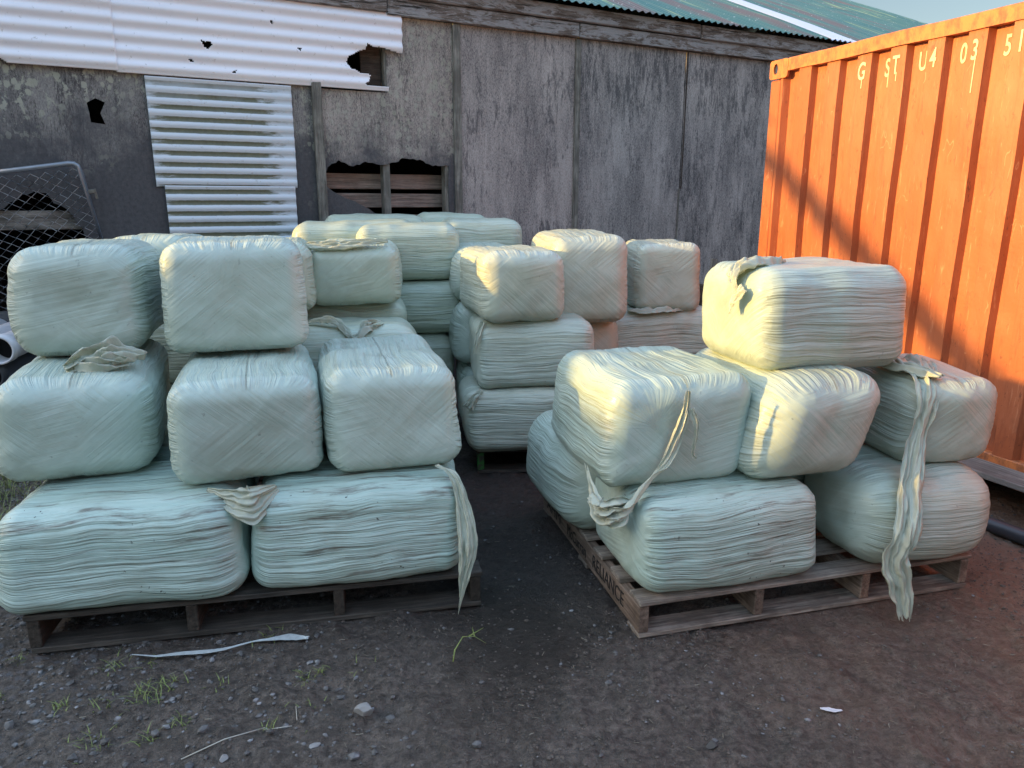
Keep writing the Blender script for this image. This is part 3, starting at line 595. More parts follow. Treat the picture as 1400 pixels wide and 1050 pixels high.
# ------------------------------------------------------------------ bales
ANGF = .30
def bale_mesh(L, Wd, H, r, seed, res=1.0, bulge=.02, lump=.010, fr=(0, 0, 0, 0)):
    """rounded, slightly slumped block; local x is the long axis"""
    n = [max(14, int(d * 105 * res)) for d in (L, Wd, H)]; nx, ny, nz = n
    I, J, K = np.meshgrid(*[np.arange(k + 1) for k in n], indexing='ij')
    sf = (I == 0) | (I == nx) | (J == 0) | (J == ny) | (K == 0) | (K == nz)
    idx = -np.ones(sf.shape, np.int64); idx[sf] = np.arange(sf.sum())
    u = np.stack([I[sf] / nx, J[sf] / ny, K[sf] / nz], -1) * 2 - 1
    h = np.array([L, Wd, H]) / 2
    q = u * h; inn = np.clip(q, -(h - r), h - r); d = q - inn
    nrm = d / np.maximum(np.linalg.norm(d, axis=1, keepdims=True), 1e-9)
    p = inn + nrm * r
    w = 1 - np.clip(np.abs(p) / h, 0, 1) ** 2
    bl = bulge * (np.abs(nrm[:, 0]) * w[:, 1] * w[:, 2] * 1.1 + np.abs(nrm[:, 1]) * w[:, 0] * w[:, 2] + np.clip(nrm[:, 2], 0, 1) * w[:, 0] * w[:, 1] * .35)
    x, y, z = p.T; o = seed * 3.7
    e = sst(.55, .88, np.abs(nrm[:, 0])); ang = np.arctan2(y, -z * (Wd / H)) * ANGF
    lum = fbm(x * 3.2 + o, y * 3.2, z * 3.2, seed, 3) * lump * 1.8 + (1 - 2 * np.abs(fbm(x * 5 + o, y * 6, z * 6, seed + 61, 2))) * .0045
    wv = ang + .03 * fbm(x * 2 + o, ang * 3, 0, seed + 5, 2)
    sst1 = fbm(x * 1.4 + o, wv * 30, 0, seed + 7, 3) * .0032 + fbm(x * 2 + o, wv * 62, 0, seed + 9, 2) * .0019
    a1, a2 = R(38), R(-42)
    def stk(a, sc, k): c, s_ = math.cos(a), math.sin(a); return fbm((c * y + s_ * z) * 2.5 + o, (-s_ * y + c * z) * sc, 0, seed + k, 3)
    mk = sst(-.05, .08, fbm(y * 3 + o, z * 3, np.sign(x) * 2, seed + 31, 1))
    end1 = (stk(a1, 40, 11) * (1 - mk) + stk(a2, 40, 13) * mk) * .0016
    # gathered folds around the edge of the ends
    edge = sst(.15, .75, e * (1 - e) * 4); th = np.arctan2(y, z)
    fold = fbm(th * 13 + o, np.abs(x) * 3, np.sign(x), seed + 41, 2) * .003 * edge
    disp = bl + lum + sst1 * (1 - e) + end1 * e + fold
    disp = np.where(nrm[:, 2] < -.7, np.minimum(disp, .004), disp)
    p = p + nrm * disp[:, None]
    # slump: the lower half spreads and the whole block leans a little
    t = (p[:, 2] / h[2]); p[:, 1] *= 1 + .035 * (1 - t) / 2; p[:, 0] *= 1 + fr[0] * (-t) ; p[:, 1] += fr[1] * t; p[:, 0] += fr[2] * t
    p[:, 2] *= 1 + fr[3] * (p[:, 0] / h[0])
    p[:, 2] += h[2]
    F = []
    def q4(a, flip):
        f = np.stack([a[:-1, :-1], a[1:, :-1], a[1:, 1:], a[:-1, 1:]], -1).reshape(-1, 4); F.append(f[:, ::-1] if flip else f)
    q4(idx[0], True); q4(idx[nx], False); q4(idx[:, 0], False); q4(idx[:, ny], True); q4(idx[:, :, 0], True); q4(idx[:, :, nz], False)
    return p, np.concatenate(F), {'end': e, 'ang': ang}
G1 = 'bales of the front left stack'; G2 = 'bales of the front right stack'; G3 = 'bales of the middle stack'; G4 = 'bales behind the front left stack'; G5 = 'bales of the far right stack'
BALES = {
 # key: cx, cy, zb, L, W, H, yaw, r, res, material, froude(slump, leany, leanx, taper), bulge, label, group
 'A1': (-1.385, 2.50, .135, .775, .52, .375, 11.5, .11, 1.3, 'D', (.03, 0, 0, -.02), .02, 'long muddy streaked bale at the left end of the bottom row, left pallet', G1),
 'A2': (-.595, 2.68, .135, .755, .52, .375, 11.5, .095, 1.3, 'D', (.02, 0, 0, 0), .015, 'long muddy bale at the right end of the left pallet, film tail hanging by it', G1),
 'A3': (-1.53, 3.03, .135, .72, .50, .37, 11.5, .12, .5, 'D', (0, 0, 0, 0), .015, 'long bale hidden at the back left of the front left pallet', G1),
 'A4': (-.70, 3.18, .135, .72, .50, .37, 11.5, .12, .5, 'D', (0, 0, 0, 0), .015, 'long bale hidden at the back right of the front left pallet', G1),
 'B1': (-1.70, 2.85, .51, .80, .50, .39, 110, .115, 1.25, 'F', (0, -.02, 0, 0), .03, 'big slumped bale left of the middle row in the front left stack', G1),
 'B2': (-1.05, 2.83, .515, .80, .495, .38, 108, .09, 1.25, 'F', (0, 0, 0, 0), .02, 'squarish bale in the centre of the middle row in the front left stack', G1),
 'B3': (-.54, 2.97, .52, .80, .48, .38, 106, .085, 1.25, 'F', (0, 0, 0, 0), .02, 'bale at the right end of the middle row in the front left stack', G1),
 'C1': (-1.76, 3.10, .915, .70, .45, .42, 107, .125, 1.2, 'F', (0, 0, 0, 0), .015, 'top row left bale with sunlit left edge above the knotted film', G1),
 'C2': (-1.20, 3.20, .915, .70, .515, .425, 108, .085, 1.2, 'F', (0, 0, 0, 0), .015, 'top row right bale of the front left stack with sunlit upper left corner', G1),
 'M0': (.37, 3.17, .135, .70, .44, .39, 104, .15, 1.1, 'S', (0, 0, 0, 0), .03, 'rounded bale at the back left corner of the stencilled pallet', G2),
 'M1': (.742, 2.63, .135, .715, .50, .36, 14.5, .10, 1.3, 'D', (.02, 0, 0, 0), .02, 'long streaky bale with black specks at the front left of the stencilled pallet', G2),
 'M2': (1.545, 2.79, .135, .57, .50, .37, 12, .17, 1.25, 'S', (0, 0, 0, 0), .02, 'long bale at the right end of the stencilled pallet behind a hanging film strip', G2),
 'M3': (1.15, 3.25, .135, .70, .50, .37, 14.5, .12, .5, 'F', (0, 0, 0, 0), .015, 'long bale hidden at the back of the stencilled pallet', G2),
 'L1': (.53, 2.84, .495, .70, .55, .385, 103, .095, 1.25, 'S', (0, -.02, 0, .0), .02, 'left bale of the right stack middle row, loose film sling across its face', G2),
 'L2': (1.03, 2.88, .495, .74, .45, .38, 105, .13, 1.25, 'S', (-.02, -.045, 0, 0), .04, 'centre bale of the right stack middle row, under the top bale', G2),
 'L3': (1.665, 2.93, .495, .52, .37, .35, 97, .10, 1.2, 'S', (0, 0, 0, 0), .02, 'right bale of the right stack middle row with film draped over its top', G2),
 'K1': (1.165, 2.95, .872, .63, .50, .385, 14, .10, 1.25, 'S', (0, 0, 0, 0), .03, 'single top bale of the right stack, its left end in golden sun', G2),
 'I3': (.0, 4.13, .135, .57, .50, .355, 7, .09, .9, 'O', (0, 0, 0, 0), .015, 'bottom bale of the middle stack on the green sided pallet', G3),
 'I2': (.10, 4.19, .488, .655, .50, .37, 7, .09, .95, 'O', (0, 0, 0, 0), .015, 'second bale up in the middle stack, ribbed long side showing', G3),
 'I1': (-.012, 4.22, .865, .66, .45, .375, 106, .10, 1.0, 'O', (0, 0, 0, 0), .015, 'top bale of the middle stack with its left edge in sun', G3),
 'I4': (-.15, 4.72, .52, .66, .46, .375, 98, .11, .8, 'F', (0, 0, 0, 0), .02, 'bale behind the second bale of the middle stack, seen at its left', G3),
 'I5': (-.10, 4.70, .135, .60, .50, .385, 98, .11, .8, 'F', (0, 0, 0, 0), .02, 'lowest bale at the back left of the green sided pallet', G3),
 'I6': (-.19, 4.80, .89, .60, .42, .34, 98, .14, .8, 'F', (0, 0, 0, 0), .01, 'shaded bale peeping out left of the top bale of the middle stack', G3),
 'J1': (.41, 4.62, .80, .70, .46, .51, 99, .11, .95, 'O', (0, 0, 0, 0), .02, 'tall upright bale with sunlit left shoulder right of the middle stack', G5),
 'J2': (.985, 4.93, .815, .55, .40, .43, 92, .075, .9, 'O', (0, 0, 0, 0), .015, 'smooth bale with orange lit right edge, top of the far right stack', G5),
 'J3': (.89, 4.95, .46, .80, .62, .365, 8, .11, .9, 'O', (0, 0, 0, 0), .015, 'long dusty bale with crumpled film on top in the far right stack', G5),
 'J4': (.89, 5.00, .135, .85, .60, .34, 8, .11, .5, 'O', (0, 0, 0, 0), .015, 'bottom bale of the far right stack, hidden by the right stack', G5),
 'J5': (.38, 4.72, .47, .60, .5, .34, 100, .11, .5, 'O', (0, 0, 0, 0), .015, 'bale under the tall upright bale, in deep shade', G5),
 'E1': (-.895, 4.25, .955, .72, .47, .315, 99, .09, .95, 'R', (0, 0, 0, 0), .01, 'top bale behind the left stack with ragged sunlit rim', G4),
 'E2': (-1.02, 4.95, 1.02, .80, .46, .35, 12, .12, .9, 'R', (0, 0, 0, 0), .02, 'bale behind the ragged rimmed bale with a sunlit round shoulder', G4),
 'E3': (-.99, 5.42, 1.055, .72, .42, .35, 12, .11, .8, 'R', (0, 0, 0, 0), .01, 'shaded bale farthest back behind the left stack, below the wall hole', G4),
 'F1': (-.68, 4.80, 1.02, .62, .48, .335, 10, .10, .95, 'R', (0, 0, 0, 0), .01, 'bale with a small patch of sun, right of the ragged rimmed bale', G4),
 'F2': (-.62, 4.80, .68, .56, .48, .335, 8, .10, .9, 'R', (0, 0, 0, 0), .01, 'shaded green bale under the sun patched bale in the gap between stacks', G4),
 'F3': (-.70, 4.80, .34, .60, .50, .34, 8, .11, .7, 'R', (0, 0, 0, 0), .01, 'low bale in the dark gap behind the front left stack', G4),
 'F4': (-.72, 4.80, .0, .60, .50, .34, 8, .11, .5, 'O', (0, 0, 0, 0), .01, 'lowest bale on the ground in the dark gap behind the left stack', G4),
 'G1': (-.235, 5.33, 1.03, .54, .48, .35, 12, .10, .9, 'R', (0, 0, 0, 0), .01, 'pale bale below the splintered wall hole, right one of the far pair', G4),
 'G2': (-.47, 5.72, 1.05, .54, .44, .36, 12, .11, .8, 'R', (0, 0, 0, 0), .01, 'far bale tucked against the wall, left one of the far pair', G4),
 'G3': (-.24, 5.35, .69, .56, .48, .345, 12, .10, .7, 'R', (0, 0, 0, 0), .01, 'bale under the far pair of bales by the wall', G4),
 'H1': (-1.00, 4.27, .58, .72, .50, .375, 9, .11, .9, 'R', (0, 0, 0, 0), .015, 'long bale right beneath the ragged rimmed bale behind the left stack', G4),
 'H2': (-.90, 3.78, .51, .80, .48, .375, 9, .12, .95, 'R', (0, 0, 0, 0), .015, 'long low bale with torn film on top behind the front left stack', G4),
 'H3': (-.93, 3.86, .135, .80, .50, .38, 9, .12, .5, 'F', (0, 0, 0, 0), .015, 'bottom bale of the stack behind the front left stack', G4),
 'H4': (-1.02, 4.38, .135, .72, .48, .445, 9, .12, .5, 'F', (0, 0, 0, 0), .015, 'bottom rear bale of the stack behind the front left stack', G4),
 'D1': (-1.90, 4.02, .955, .60, .42, .365, 99, .10, .8, 'F', (0, 0, 0, 0), .015, 'sunlit topped bale glimpsed between the two front left top bales', G4),
 'D2': (-1.30, 4.02, .94, .70, .42, .36, 105, .10, .8, 'R', (0, 0, 0, 0), .015, 'narrow sliver of a bale right of the front left top row', G4),
 'D3': (-1.75, 3.95, .57, .80, .50, .38, 9, .11, .5, 'F', (0, 0, 0, 0), .015, 'bale under the glimpsed bales behind the front left stack', G4),
 'D4': (-1.75, 3.95, .135, .80, .50, .43, 9, .11, .5, 'F', (0, 0, 0, 0), .015, 'bottom left bale behind the front left stack', G4),
}
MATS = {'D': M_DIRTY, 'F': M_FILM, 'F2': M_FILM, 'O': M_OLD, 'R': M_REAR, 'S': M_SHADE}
BO = {}
RF = .80
for i, (k, (cx, cy, zb, L, Wd, H, yaw, r, res, mt, fr, bu, lab, grp)) in enumerate(BALES.items()):
    rv = random.Random(i * 31 + 5); fr = tuple(a_ + rv.uniform(-b_, b_) for a_, b_ in zip(fr, (.02, .010, .012, .018)))
    p, f, at = bale_mesh(L, Wd, H, r * RF, i * 7 + 3, res, bu * .7, .012, fr)
    has_tail = k in ('A1', 'A2', 'L1', 'L3', 'B1', 'K1', 'I1', 'I3', 'J3', 'H2', 'E1')
    if has_tail:
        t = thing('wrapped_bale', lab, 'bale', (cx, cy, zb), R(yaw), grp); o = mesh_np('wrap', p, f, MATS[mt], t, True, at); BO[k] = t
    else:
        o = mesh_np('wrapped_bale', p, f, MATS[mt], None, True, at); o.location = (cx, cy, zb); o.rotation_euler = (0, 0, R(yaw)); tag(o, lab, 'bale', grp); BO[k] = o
# ------------------------------------------------------------------ loose film
def catmull(P, n):
    P = [np.array(p, float) for p in P]; P = [2 * P[0] - P[1]] + P + [2 * P[-1] - P[-2]]; out = []
    for i in range(1, len(P) - 2):
        for k in range(n):
            t = k / n; a, b, c, d = P[i - 1:i + 3]
            out.append(.5 * ((2 * b) + (-a + c) * t + (2 * a - 5 * b + 4 * c - d) * t * t + (-a + 3 * b - 3 * c + d) * t ** 3))
    out.append(P[-2]); return np.array(out)
def ribbon(name, pts, widths, across, key, seed=0, folds=3, amp=.35, tatter=0.0, mat=None, n=16, label=None):
    """crumpled strip of film following pts; across = rough sideways direction; parented to bale key"""
    c = catmull(pts, n); M = len(c); w = np.interp(np.linspace(0, 1, M), np.linspace(0, 1, len(widths)), widths)
    ac = np.array(across, float); ac = np.interp(np.linspace(0, 1, M), np.linspace(0, 1, len(ac)), ac[:, 0]), np.interp(np.linspace(0, 1, M), np.linspace(0, 1, len(ac)), ac[:, 1]), np.interp(np.linspace(0, 1, M), np.linspace(0, 1, len(ac)), ac[:, 2])
    A = np.stack(ac, -1); T = np.gradient(c, axis=0); T /= np.linalg.norm(T, axis=1, keepdims=True) + 1e-9
    A -= (A * T).sum(1, keepdims=True) * T; A /= np.linalg.norm(A, axis=1, keepdims=True) + 1e-9; Nn = np.cross(T, A)
    K = 34; s = np.linspace(-1, 1, K + 1); u = np.linspace(0, M / n * 1.2, M)
    U, Sx = np.meshgrid(u, s, indexing='ij')
    off = .5 * w[:, None] * Sx * (1 + .22 * fbm(U * 1.0, Sx * .0 + seed, 0, seed + 3, 3)) + .09 * w[:, None] * fbm(U * 2, Sx * 2, 0, seed + 4, 3)
    d = w[:, None] * amp * (.55 * np.sin(Sx * folds * 2.6 + 2.2 * fbm(U * 1.3, Sx * .8, 0, seed, 2)) + .7 * fbm(U * 2.0, Sx * 3.2, 0, seed + 8, 3)) + w[:, None] * .045 * np.sin(Sx * 17 + 3 * fbm(U * .8, Sx, 0, seed + 19, 2))
    along = .10 * w[:, None] * fbm(U * 4, Sx * 3, 0, seed + 14, 2)
    if tatter:
        along = along + np.clip((np.linspace(0, 1, M)[:, None] - .85) / .15, 0, 1) * tatter * vn(Sx * 5, 0, 0, seed + 2)
    V = c[:, None, :] + A[:, None, :] * off[..., None] + Nn[:, None, :] * d[..., None] + T[:, None, :] * along[..., None]
    I = np.arange(M * (K + 1)).reshape(M, K + 1); f = np.stack([I[:-1, :-1], I[1:, :-1], I[1:, 1:], I[:-1, 1:]], -1).reshape(-1, 4)
    v = V.reshape(-1, 3); v[:, 2] = np.maximum(v[:, 2], .002)
    par = BO.get(key) if key else None
    if par is not None:
        a = -par.rotation_euler.z; ca, sa = math.cos(a), math.sin(a); q = v - np.array(par.location); v = np.stack([ca * q[:, 0] - sa * q[:, 1], sa * q[:, 0] + ca * q[:, 1], q[:, 2]], -1)
    o = mesh_np(name, v, f, mat or M_LOOSE, par); md = o.modifiers.new('thick', 'SOLIDIFY'); md.thickness = .0008
    if label: o['label'] = label
    return o
X_, Y_, Z_ = (1, 0, 0), (0, 1, 0), (0, 0, 1)

for k, nm, pts, wd, ac, sd_, fo, am, tt in (
 ('L3', 'film_tail', [(1.66, 3.02, .865), (1.61, 2.82, .868), (1.565, 2.655, .80), (1.525, 2.615, .65), (1.475, 2.53, .50), (1.43, 2.43, .35), (1.395, 2.42, .235), (1.425, 2.41, .12), (1.445, 2.40, .015)], [.15, .13, .085, .085, .105, .115, .10, .085, .04], [X_, X_], 1, 2.2, .16, .03),
 ('L3', 'film_tail', [(1.50, 2.98, .862), (1.55, 2.82, .872), (1.63, 2.70, .86)], [.07, .10, .05], [X_, X_], 2, 3, .2, 0),
 ('L1', 'film_tail', [(.612, 2.455, .865), (.600, 2.445, .77), (.545, 2.43, .62), (.465, 2.40, .535), (.385, 2.345, .455), (.325, 2.37, .435), (.29, 2.44, .49), (.27, 2.50, .57)], [.018, .035, .035, .045, .065, .085, .05, .02], [(1, 0, .5), (0, 0, 1)], 3, 2.4, .22, .02),
 ('L1', 'film_tail', [(.44, 2.42, .46), (.37, 2.36, .47), (.31, 2.37, .45), (.285, 2.43, .47)], [.03, .08, .09, .05], [(0, 0, 1), (0, 0, 1)], 4, 3.2, .35, .02),
 ('L1', 'film_tail', [(.625, 2.455, .80), (.645, 2.445, .73), (.64, 2.45, .64), (.65, 2.45, .62)], [.03, .018, .014, .02], [X_, X_], 5, 2, .2, .01),
 ('A2', 'film_tail', [(-.285, 2.58, .545), (-.215, 2.53, .52), (-.178, 2.49, .41), (-.160, 2.45, .28), (-.175, 2.44, .17), (-.195, 2.44, .05)], [.018, .035, .05, .065, .045, .012], [X_, X_], 6, 2.4, .2, .05),
 ('B1', 'film_knot', [(-1.63, 2.60, .905), (-1.56, 2.64, .935), (-1.48, 2.66, .955), (-1.40, 2.70, .94)], [.04, .10, .12, .05], [Z_, Y_], 7, 3.4, .38, .03),
 ('B1', 'film_knot', [(-1.60, 2.63, .915), (-1.50, 2.62, .93), (-1.43, 2.65, .925)], [.06, .08, .03], [Y_, Z_], 8, 3, .4, .02),
 ('A1', 'film_flap', [(-1.07, 2.395, .515), (-.99, 2.365, .500), (-.90, 2.35, .49), (-.83, 2.42, .52)], [.03, .075, .13, .03], [(0, -.3, -1), (0, -.3, -1)], 9, 2.4, .12, 0),
 ('K1', 'film_knot', [(.845, 2.76, 1.17), (.845, 2.80, 1.225), (.90, 2.85, 1.262), (1.02, 2.93, 1.275), (1.08, 2.97, 1.272)], [.02, .09, .15, .12, .04], [Y_, (.5, 1, 0)], 10, 3.2, .22, .02),
 ('K1', 'film_tail', [(.86, 2.72, 1.19), (.83, 2.74, 1.14), (.822, 2.74, 1.105)], [.07, .045, .012], [Y_, Y_], 11, 2, .2, .02),
 ('I1', 'film_tail', [(-.155, 3.94, .865), (-.185, 3.91, .78), (-.205, 3.90, .70)], [.03, .035, .015], [X_, X_], 12, 2, .25, .02),
 ('I3', 'film_tail', [(-.165, 3.87, .50), (-.20, 3.85, .465), (-.235, 3.84, .41)], [.035, .04, .06], [X_, X_], 13, 2, .2, .01),
 ('H2', 'film_knot', [(-1.06, 3.66, .895), (-.95, 3.66, .925), (-.86, 3.62, .905), (-.80, 3.56, .86), (-.76, 3.56, .855), (-.72, 3.60, .90), (-.68, 3.64, .905)], [.02, .07, .05, .04, .05, .07, .06], [Y_, (0, 1, .6)], 14, 3, .35, .04),
 ('E1', 'film_flap', [(-1.09, 3.90, 1.275), (-1.0, 3.89, 1.275), (-.88, 3.90, 1.283), (-.76, 3.92, 1.292), (-.66, 3.95, 1.30)], [.05, .08, .07, .06, .03], [(0, -.8, -.5), (0, -.8, -.5)], 15, 4, .2, 0),
 ('J3', 'film_knot', [(.74, 4.66, .825), (.83, 4.64, .825), (.93, 4.66, .835), (1.04, 4.68, .83), (1.14, 4.72, .82)], [.04, .10, .11, .09, .03], [Y_, Y_], 16, 3, .22, .02)):
    ribbon(nm, pts, wd, ac, k, sd_, fo, am, tt)

# ------------------------------------------------------------------ ground details
def blades(name, spots, label, seed, mat=M_GRASS, hmin=.012, hmax=.034):
    r = random.Random(seed); b = bmesh.new()
    for (x, y, n, sp) in spots:
        for _ in range(int(n * 1.5)):
            px, py = x + r.gauss(0, sp), y + r.gauss(0, sp); a = r.uniform(0, 6.28); h = r.uniform(hmin, hmax); l = r.uniform(.5, 1.6) * h; w = r.uniform(.0013, .0027)
            dx, dy = math.cos(a), math.sin(a); z = GZ(px, py) - .003
            P = [(px + dx * l * t * t, py + dy * l * t * t, z + h * (t - .25 * t * t)) for t in (0, .35, .7, 1)]
            L_ = [b.verts.new((p[0] - dy * w * (1 - t * .9), p[1] + dx * w * (1 - t * .9), p[2])) for p, t in zip(P, (0, .3, .7, 1))]
            R2 = [b.verts.new((p[0] + dy * w * (1 - t * .9), p[1] - dx * w * (1 - t * .9), p[2] + .0003)) for p, t in zip(P, (0, .3, .7, 1))]
            for k in range(3): b.faces.new((L_[k], R2[k], R2[k + 1], L_[k + 1]))
    return tag(obj(name, b, mat), label, 'grass', None, 'stuff')
def stones(name, n, fn, label, seed, mat):
    """many small stones in one mesh (numpy)"""
    r = np.random.RandomState(seed); base = bmesh.new(); bmesh.ops.create_icosphere(base, subdivisions=1, radius=1)
    bv = np.array([v.co for v in base.verts]); bf = np.array([[v.index for v in f.verts] for f in base.faces]); base.free()
    V = []; F = []; k = 0
    for _ in range(n):
        x, y, s = fn(r)
        if x is None: continue
        j = bv * (1 + r.uniform(-.28, .28, (len(bv), 1))) * np.array([1, r.uniform(.6, 1), r.uniform(.35, .7)]) * s
        a = r.uniform(0, 6.28); ca, sa = math.cos(a), math.sin(a); j = np.stack([ca * j[:, 0] - sa * j[:, 1], sa * j[:, 0] + ca * j[:, 1], j[:, 2]], -1)
        V.append(j + [x, y, GZ(x, y) + s * r.uniform(-.1, .25)]); F.append(bf + k); k += len(bv)
    return tag(mesh_np(name, np.concatenate(V), np.concatenate(F), mat, None, False), label, 'gravel', None, 'stuff')
def gv(r):
    x = r.uniform(-3.0, .6); y = r.uniform(1.2, 3.9)
    p = sst(.1, -1.9, x + .25 * (y - 1.8) + .5 * float(vn(x * 2, y * 2, 0, 5)))
    if r.rand() > p + .03: return None, 0, 0
    return x, y, float(np.clip(r.lognormal(-5.1, .42), .003, .02))
stones('gravel', 12000, gv, 'dark and pale grey gravel chips scattered over the mud at left', 1, M_PEB)
def gr(r):
    x = r.uniform(.3, 3.4); y = r.uniform(1.2, 4.2)
    p = .12 + .7 * sst(.1, .5, float(fbm(x * 2.3, y * 2.3, 0, 15, 2))) + .5 * sst(2.1, 2.5, x)
    if r.rand() > p: return None, 0, 0
    return x, y, float(np.clip(r.lognormal(-5.5, .42), .0022, .013))
stones('gravel', 7000, gr, 'small chips and crumbs on the brown mud at right', 2, M_PEB)
def gc(r):
    x = r.uniform(-1.8, 2.6); y = r.uniform(1.2, 3.2)
    if r.rand() > .25 + .75 * sst(.05, .4, float(fbm(x * 3, y * 3, 0, 25, 2))): return None, 0, 0
    return x, y, float(np.clip(r.lognormal(-5.7, .45), .0018, .010))
stones('soil_crumbs', 24000, gc, 'dark soil crumbs over the muddy foreground', 3, M_SOIL)
blades('grass', [(-1.15, 1.98, 46, .028), (-1.08, 2.03, 18, .02), (-1.62, 1.98, 26, .02), (-1.38, 1.93, 14, .018), (-1.66, 2.17, 12, .015), (-1.33, 2.14, 16, .03), (-1.2, 2.16, 10, .02), (-.98, 1.86, 16, .02), (-1.2, 1.77, 22, .03), (-1.05, 1.79, 14, .015),
                 (-.68, 2.06, 12, .02), (-.62, 2.1, 8, .012), (-.72, 1.86, 12, .012), (-.85, 1.56, 14, .012), (-.86, 2.32, 14, .03), (-.92, 2.03, 6, .02), (-.62, 1.93, 6, .03), (-1.52, 1.75, 14, .02), (-1.0, 1.62, 8, .03), (-.47, 1.46, 14, .03), (-.40, 1.5, 10, .02), (-.5, 2.1, 5, .03), (-1.25, 1.93, 8, .02)],
       'small bright grass tufts in the gravel at lower left', 5)
blades('grass', [(-2.75, 3.6, 160, .12), (-2.5, 3.2, 90, .09), (-2.9, 3.9, 160, .12), (-2.35, 3.0, 50, .07), (-2.25, 2.75, 30, .05)], 'rank green grass left of the front left bales', 6, hmin=.04, hmax=.12)
def straw():
    r = random.Random(8); b = bmesh.new()
    for _ in range(330):
        x, y = r.uniform(-1.8, 2.4), r.uniform(1.25, 3.2); a = r.uniform(0, 6.28); l = r.uniform(.006, .028); z = GZ(x, y) + .004
        tube(b, [(x, y, z), (x + l * math.cos(a), y + l * math.sin(a), z + r.uniform(0, .004))], .0007, 3, False)
    return b
tag(obj('straw_bits', straw(), plain('dry straw', (.32, .29, .22), .8)), 'dry straw bits littering the mud', 'straw', None, 'stuff')
def stick(name, P, r_, mat, label, cat):
    b = bmesh.new(); tube(b, [(x, y, GZ(x, y) + .004 + z) for x, y, z in P], r_, 5); return tag(obj(name, b, mat, None, True), label, cat)
M_STRAW = plain('bleached stalk', (.50, .47, .40), .8)
stick('dry_stalk', [(-.92, 1.72, 0), (-.82, 1.78, .003), (-.73, 1.85, .004)], .0018, M_STRAW, 'pale dry stalk lying among the grass tufts at lower left', 'stalk')
stick('dry_stalk', [(-.73, 1.845, 0), (-.65, 1.85, .003)], .0014, M_STRAW, 'short pale stalk lying beside the tip of the longer one', 'stalk')
stick('dry_stalk', [(-.66, 1.93, 0), (-.64, 1.87, .002)], .0013, M_STRAW, 'tiny bent stalk near the grey rock at lower left', 'stalk')
def rock(name, loc, s, label, seed, mat=M_STONE):
    b = bmesh.new(); bmesh.ops.create_icosphere(b, subdivisions=3, radius=1); r = np.array([v.co for v in b.verts])
    r3 = np.random.RandomState(seed)
    for v in b.verts:
        c = v.co.copy(); m_ = 9
        for k in range(7):
            n_ = Vector(np.random.RandomState(seed * 10 + k).normal(size=3)).normalized(); dd = .45 + .14 * (k % 3)
            q = c.dot(n_)
            if q > dd: c -= n_ * (q - dd)
        c *= 1 + .10 * float(fbm(c.x * 2.2, c.y * 2.2, c.z * 2.2, seed, 3))
        v.co = Vector((c.x * s[0], c.y * s[1], c.z * s[2]))
    o = obj(name, b, mat, None, False); o.location = (loc[0], loc[1], GZ(*loc) + s[2] * .45); o.rotation_euler = (.2, .1, seed); return tag(o, label, 'stone')
rock('rock', (-.445, 1.90), (.034, .027, .024), 'fist sized pale grey angular rock on the mud at lower left of centre', 3)
rock('rock', (-.80, 1.72), (.014, .012, .010), 'small rounded grey stone by the tip of the dry stalk', 4)
rock('rock', (-.885, 1.69), (.018, .013, .009), 'flat dark grey stone left of the dry stalk', 5, plain('dark stone', (.07, .07, .075), .7))
rock('rock', (.57, 1.78), (.022, .016, .012), 'half buried dark stone on the mud at lower centre right', 6, plain('muddy stone', (.06, .055, .05), .8))
rock('rock', (-.56, 1.77), (.018, .012, .006), 'flat pale stone flake below the grey rock', 7)
rock('rock', (.44, 1.50), (.02, .016, .012), 'dark angular stone near the bottom edge right of centre', 8, plain('black stone', (.04, .04, .045), .7))
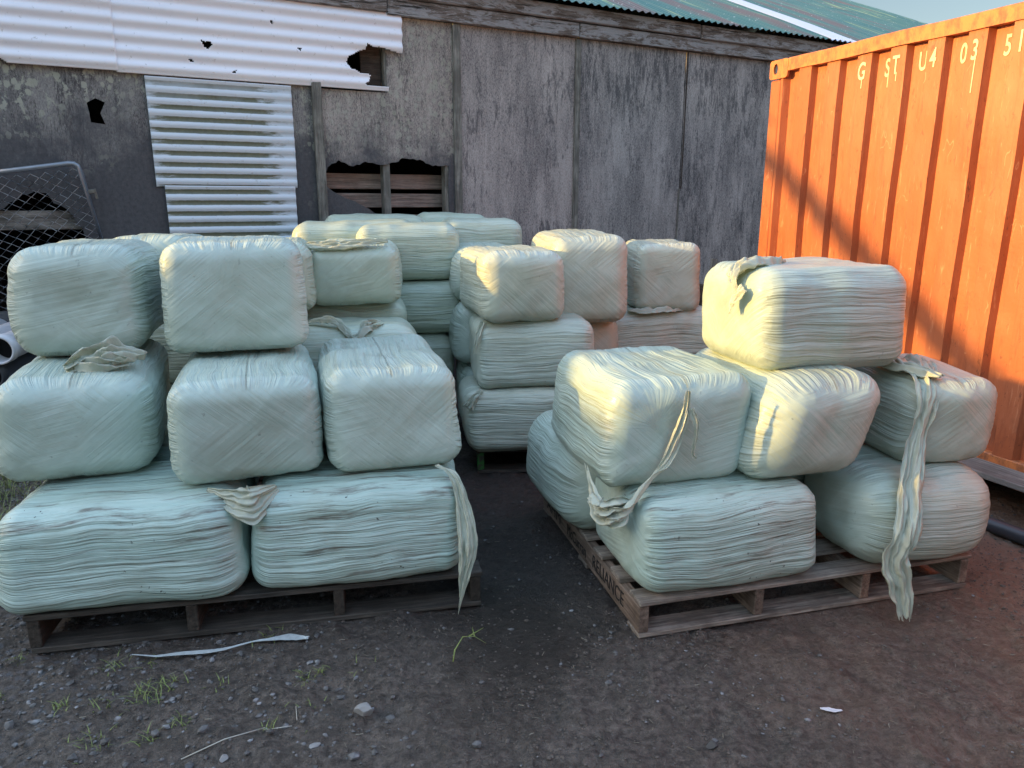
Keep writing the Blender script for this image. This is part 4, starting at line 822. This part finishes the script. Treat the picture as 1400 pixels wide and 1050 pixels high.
# film scrap on the ground
def scrap(name, P, w, label, seed, mat=M_FILMW):
    zz = [(x, y, GZ(x, y) + .010) for x, y in P]
    o = ribbon(name, zz, w, [X_, X_] if abs(P[0][0] - P[-1][0]) < abs(P[0][1] - P[-1][1]) else [Y_, Y_], None, seed, 2, .16, 0, mat); return tag(o, label, 'film scrap')
scrap('film_scrap', [(-1.28, 2.17), (-1.15, 2.20), (-1.02, 2.22), (-.90, 2.27), (-.80, 2.30), (-.72, 2.29)], [.004, .02, .018, .010, .035, .03], 'thin torn white netting strip lying before the dark left pallet', 3)
scrap('film_scrap', [(.93, 1.905), (.96, 1.90), (.995, 1.90)], [.008, .022, .008], 'small white plastic scrap on the brown mud at lower right', 5, M_PIPE)
b = bmesh.new(); z = GZ(-.17, 2.24)
tube(b, [(-.20, 2.17, z), (-.195, 2.20, z + .03), (-.17, 2.24, z + .055), (-.13, 2.25, z + .05), (-.09, 2.24, z + .03)], [.002, .003, .002, .001, .0007], 6)
for a, c in (((-.15, 2.25, z + .05), (-.10, 2.28, z + .065)), ((-.13, 2.25, z + .05), (-.14, 2.29, z + .06))): tube(b, [a, c], [.003, .0008], 5)
tag(obj('weed_sprout', b, M_GRASS, None, True), 'single bent green and yellow weed sprout on bare mud between the pallets', 'weed')
# ------------------------------------------------------------------ barn and pole added out of view, shaped to shade yard and container
bn = thing('added_shade_barn', 'added unseen low long barn at left, placed to shade the yard', 'barn', (-10.5, 0, 0), R(0))
BH = 2.95
box('wall', (-3, -9, 0), (0, 7.2, BH - .12), M_WALL, bn, 0); box('roof', (-3.1, -9.1, BH - .118), (.1, 7.3, BH), M_ROOF, bn, .01)
pl = thing('added_shadow_pole', 'added unseen leaning pole at left, placed to cast the diagonal shadow band', 'pole')
M0 = sd * (9.0 / sd.xy.length); P0 = Vector(cw(-.35, 0, 1.98)) + M0; P1 = Vector(cw(1.15, 0, .93)) + M0; dv = (P1 - P0).normalized()
g_ = P0 + dv * ((P0.z) / -dv.z)
obj('shaft', tube(bmesh.new(), [g_, P0 - dv * .3], [.13, .075], 12), M_GREYZ, pl, True)
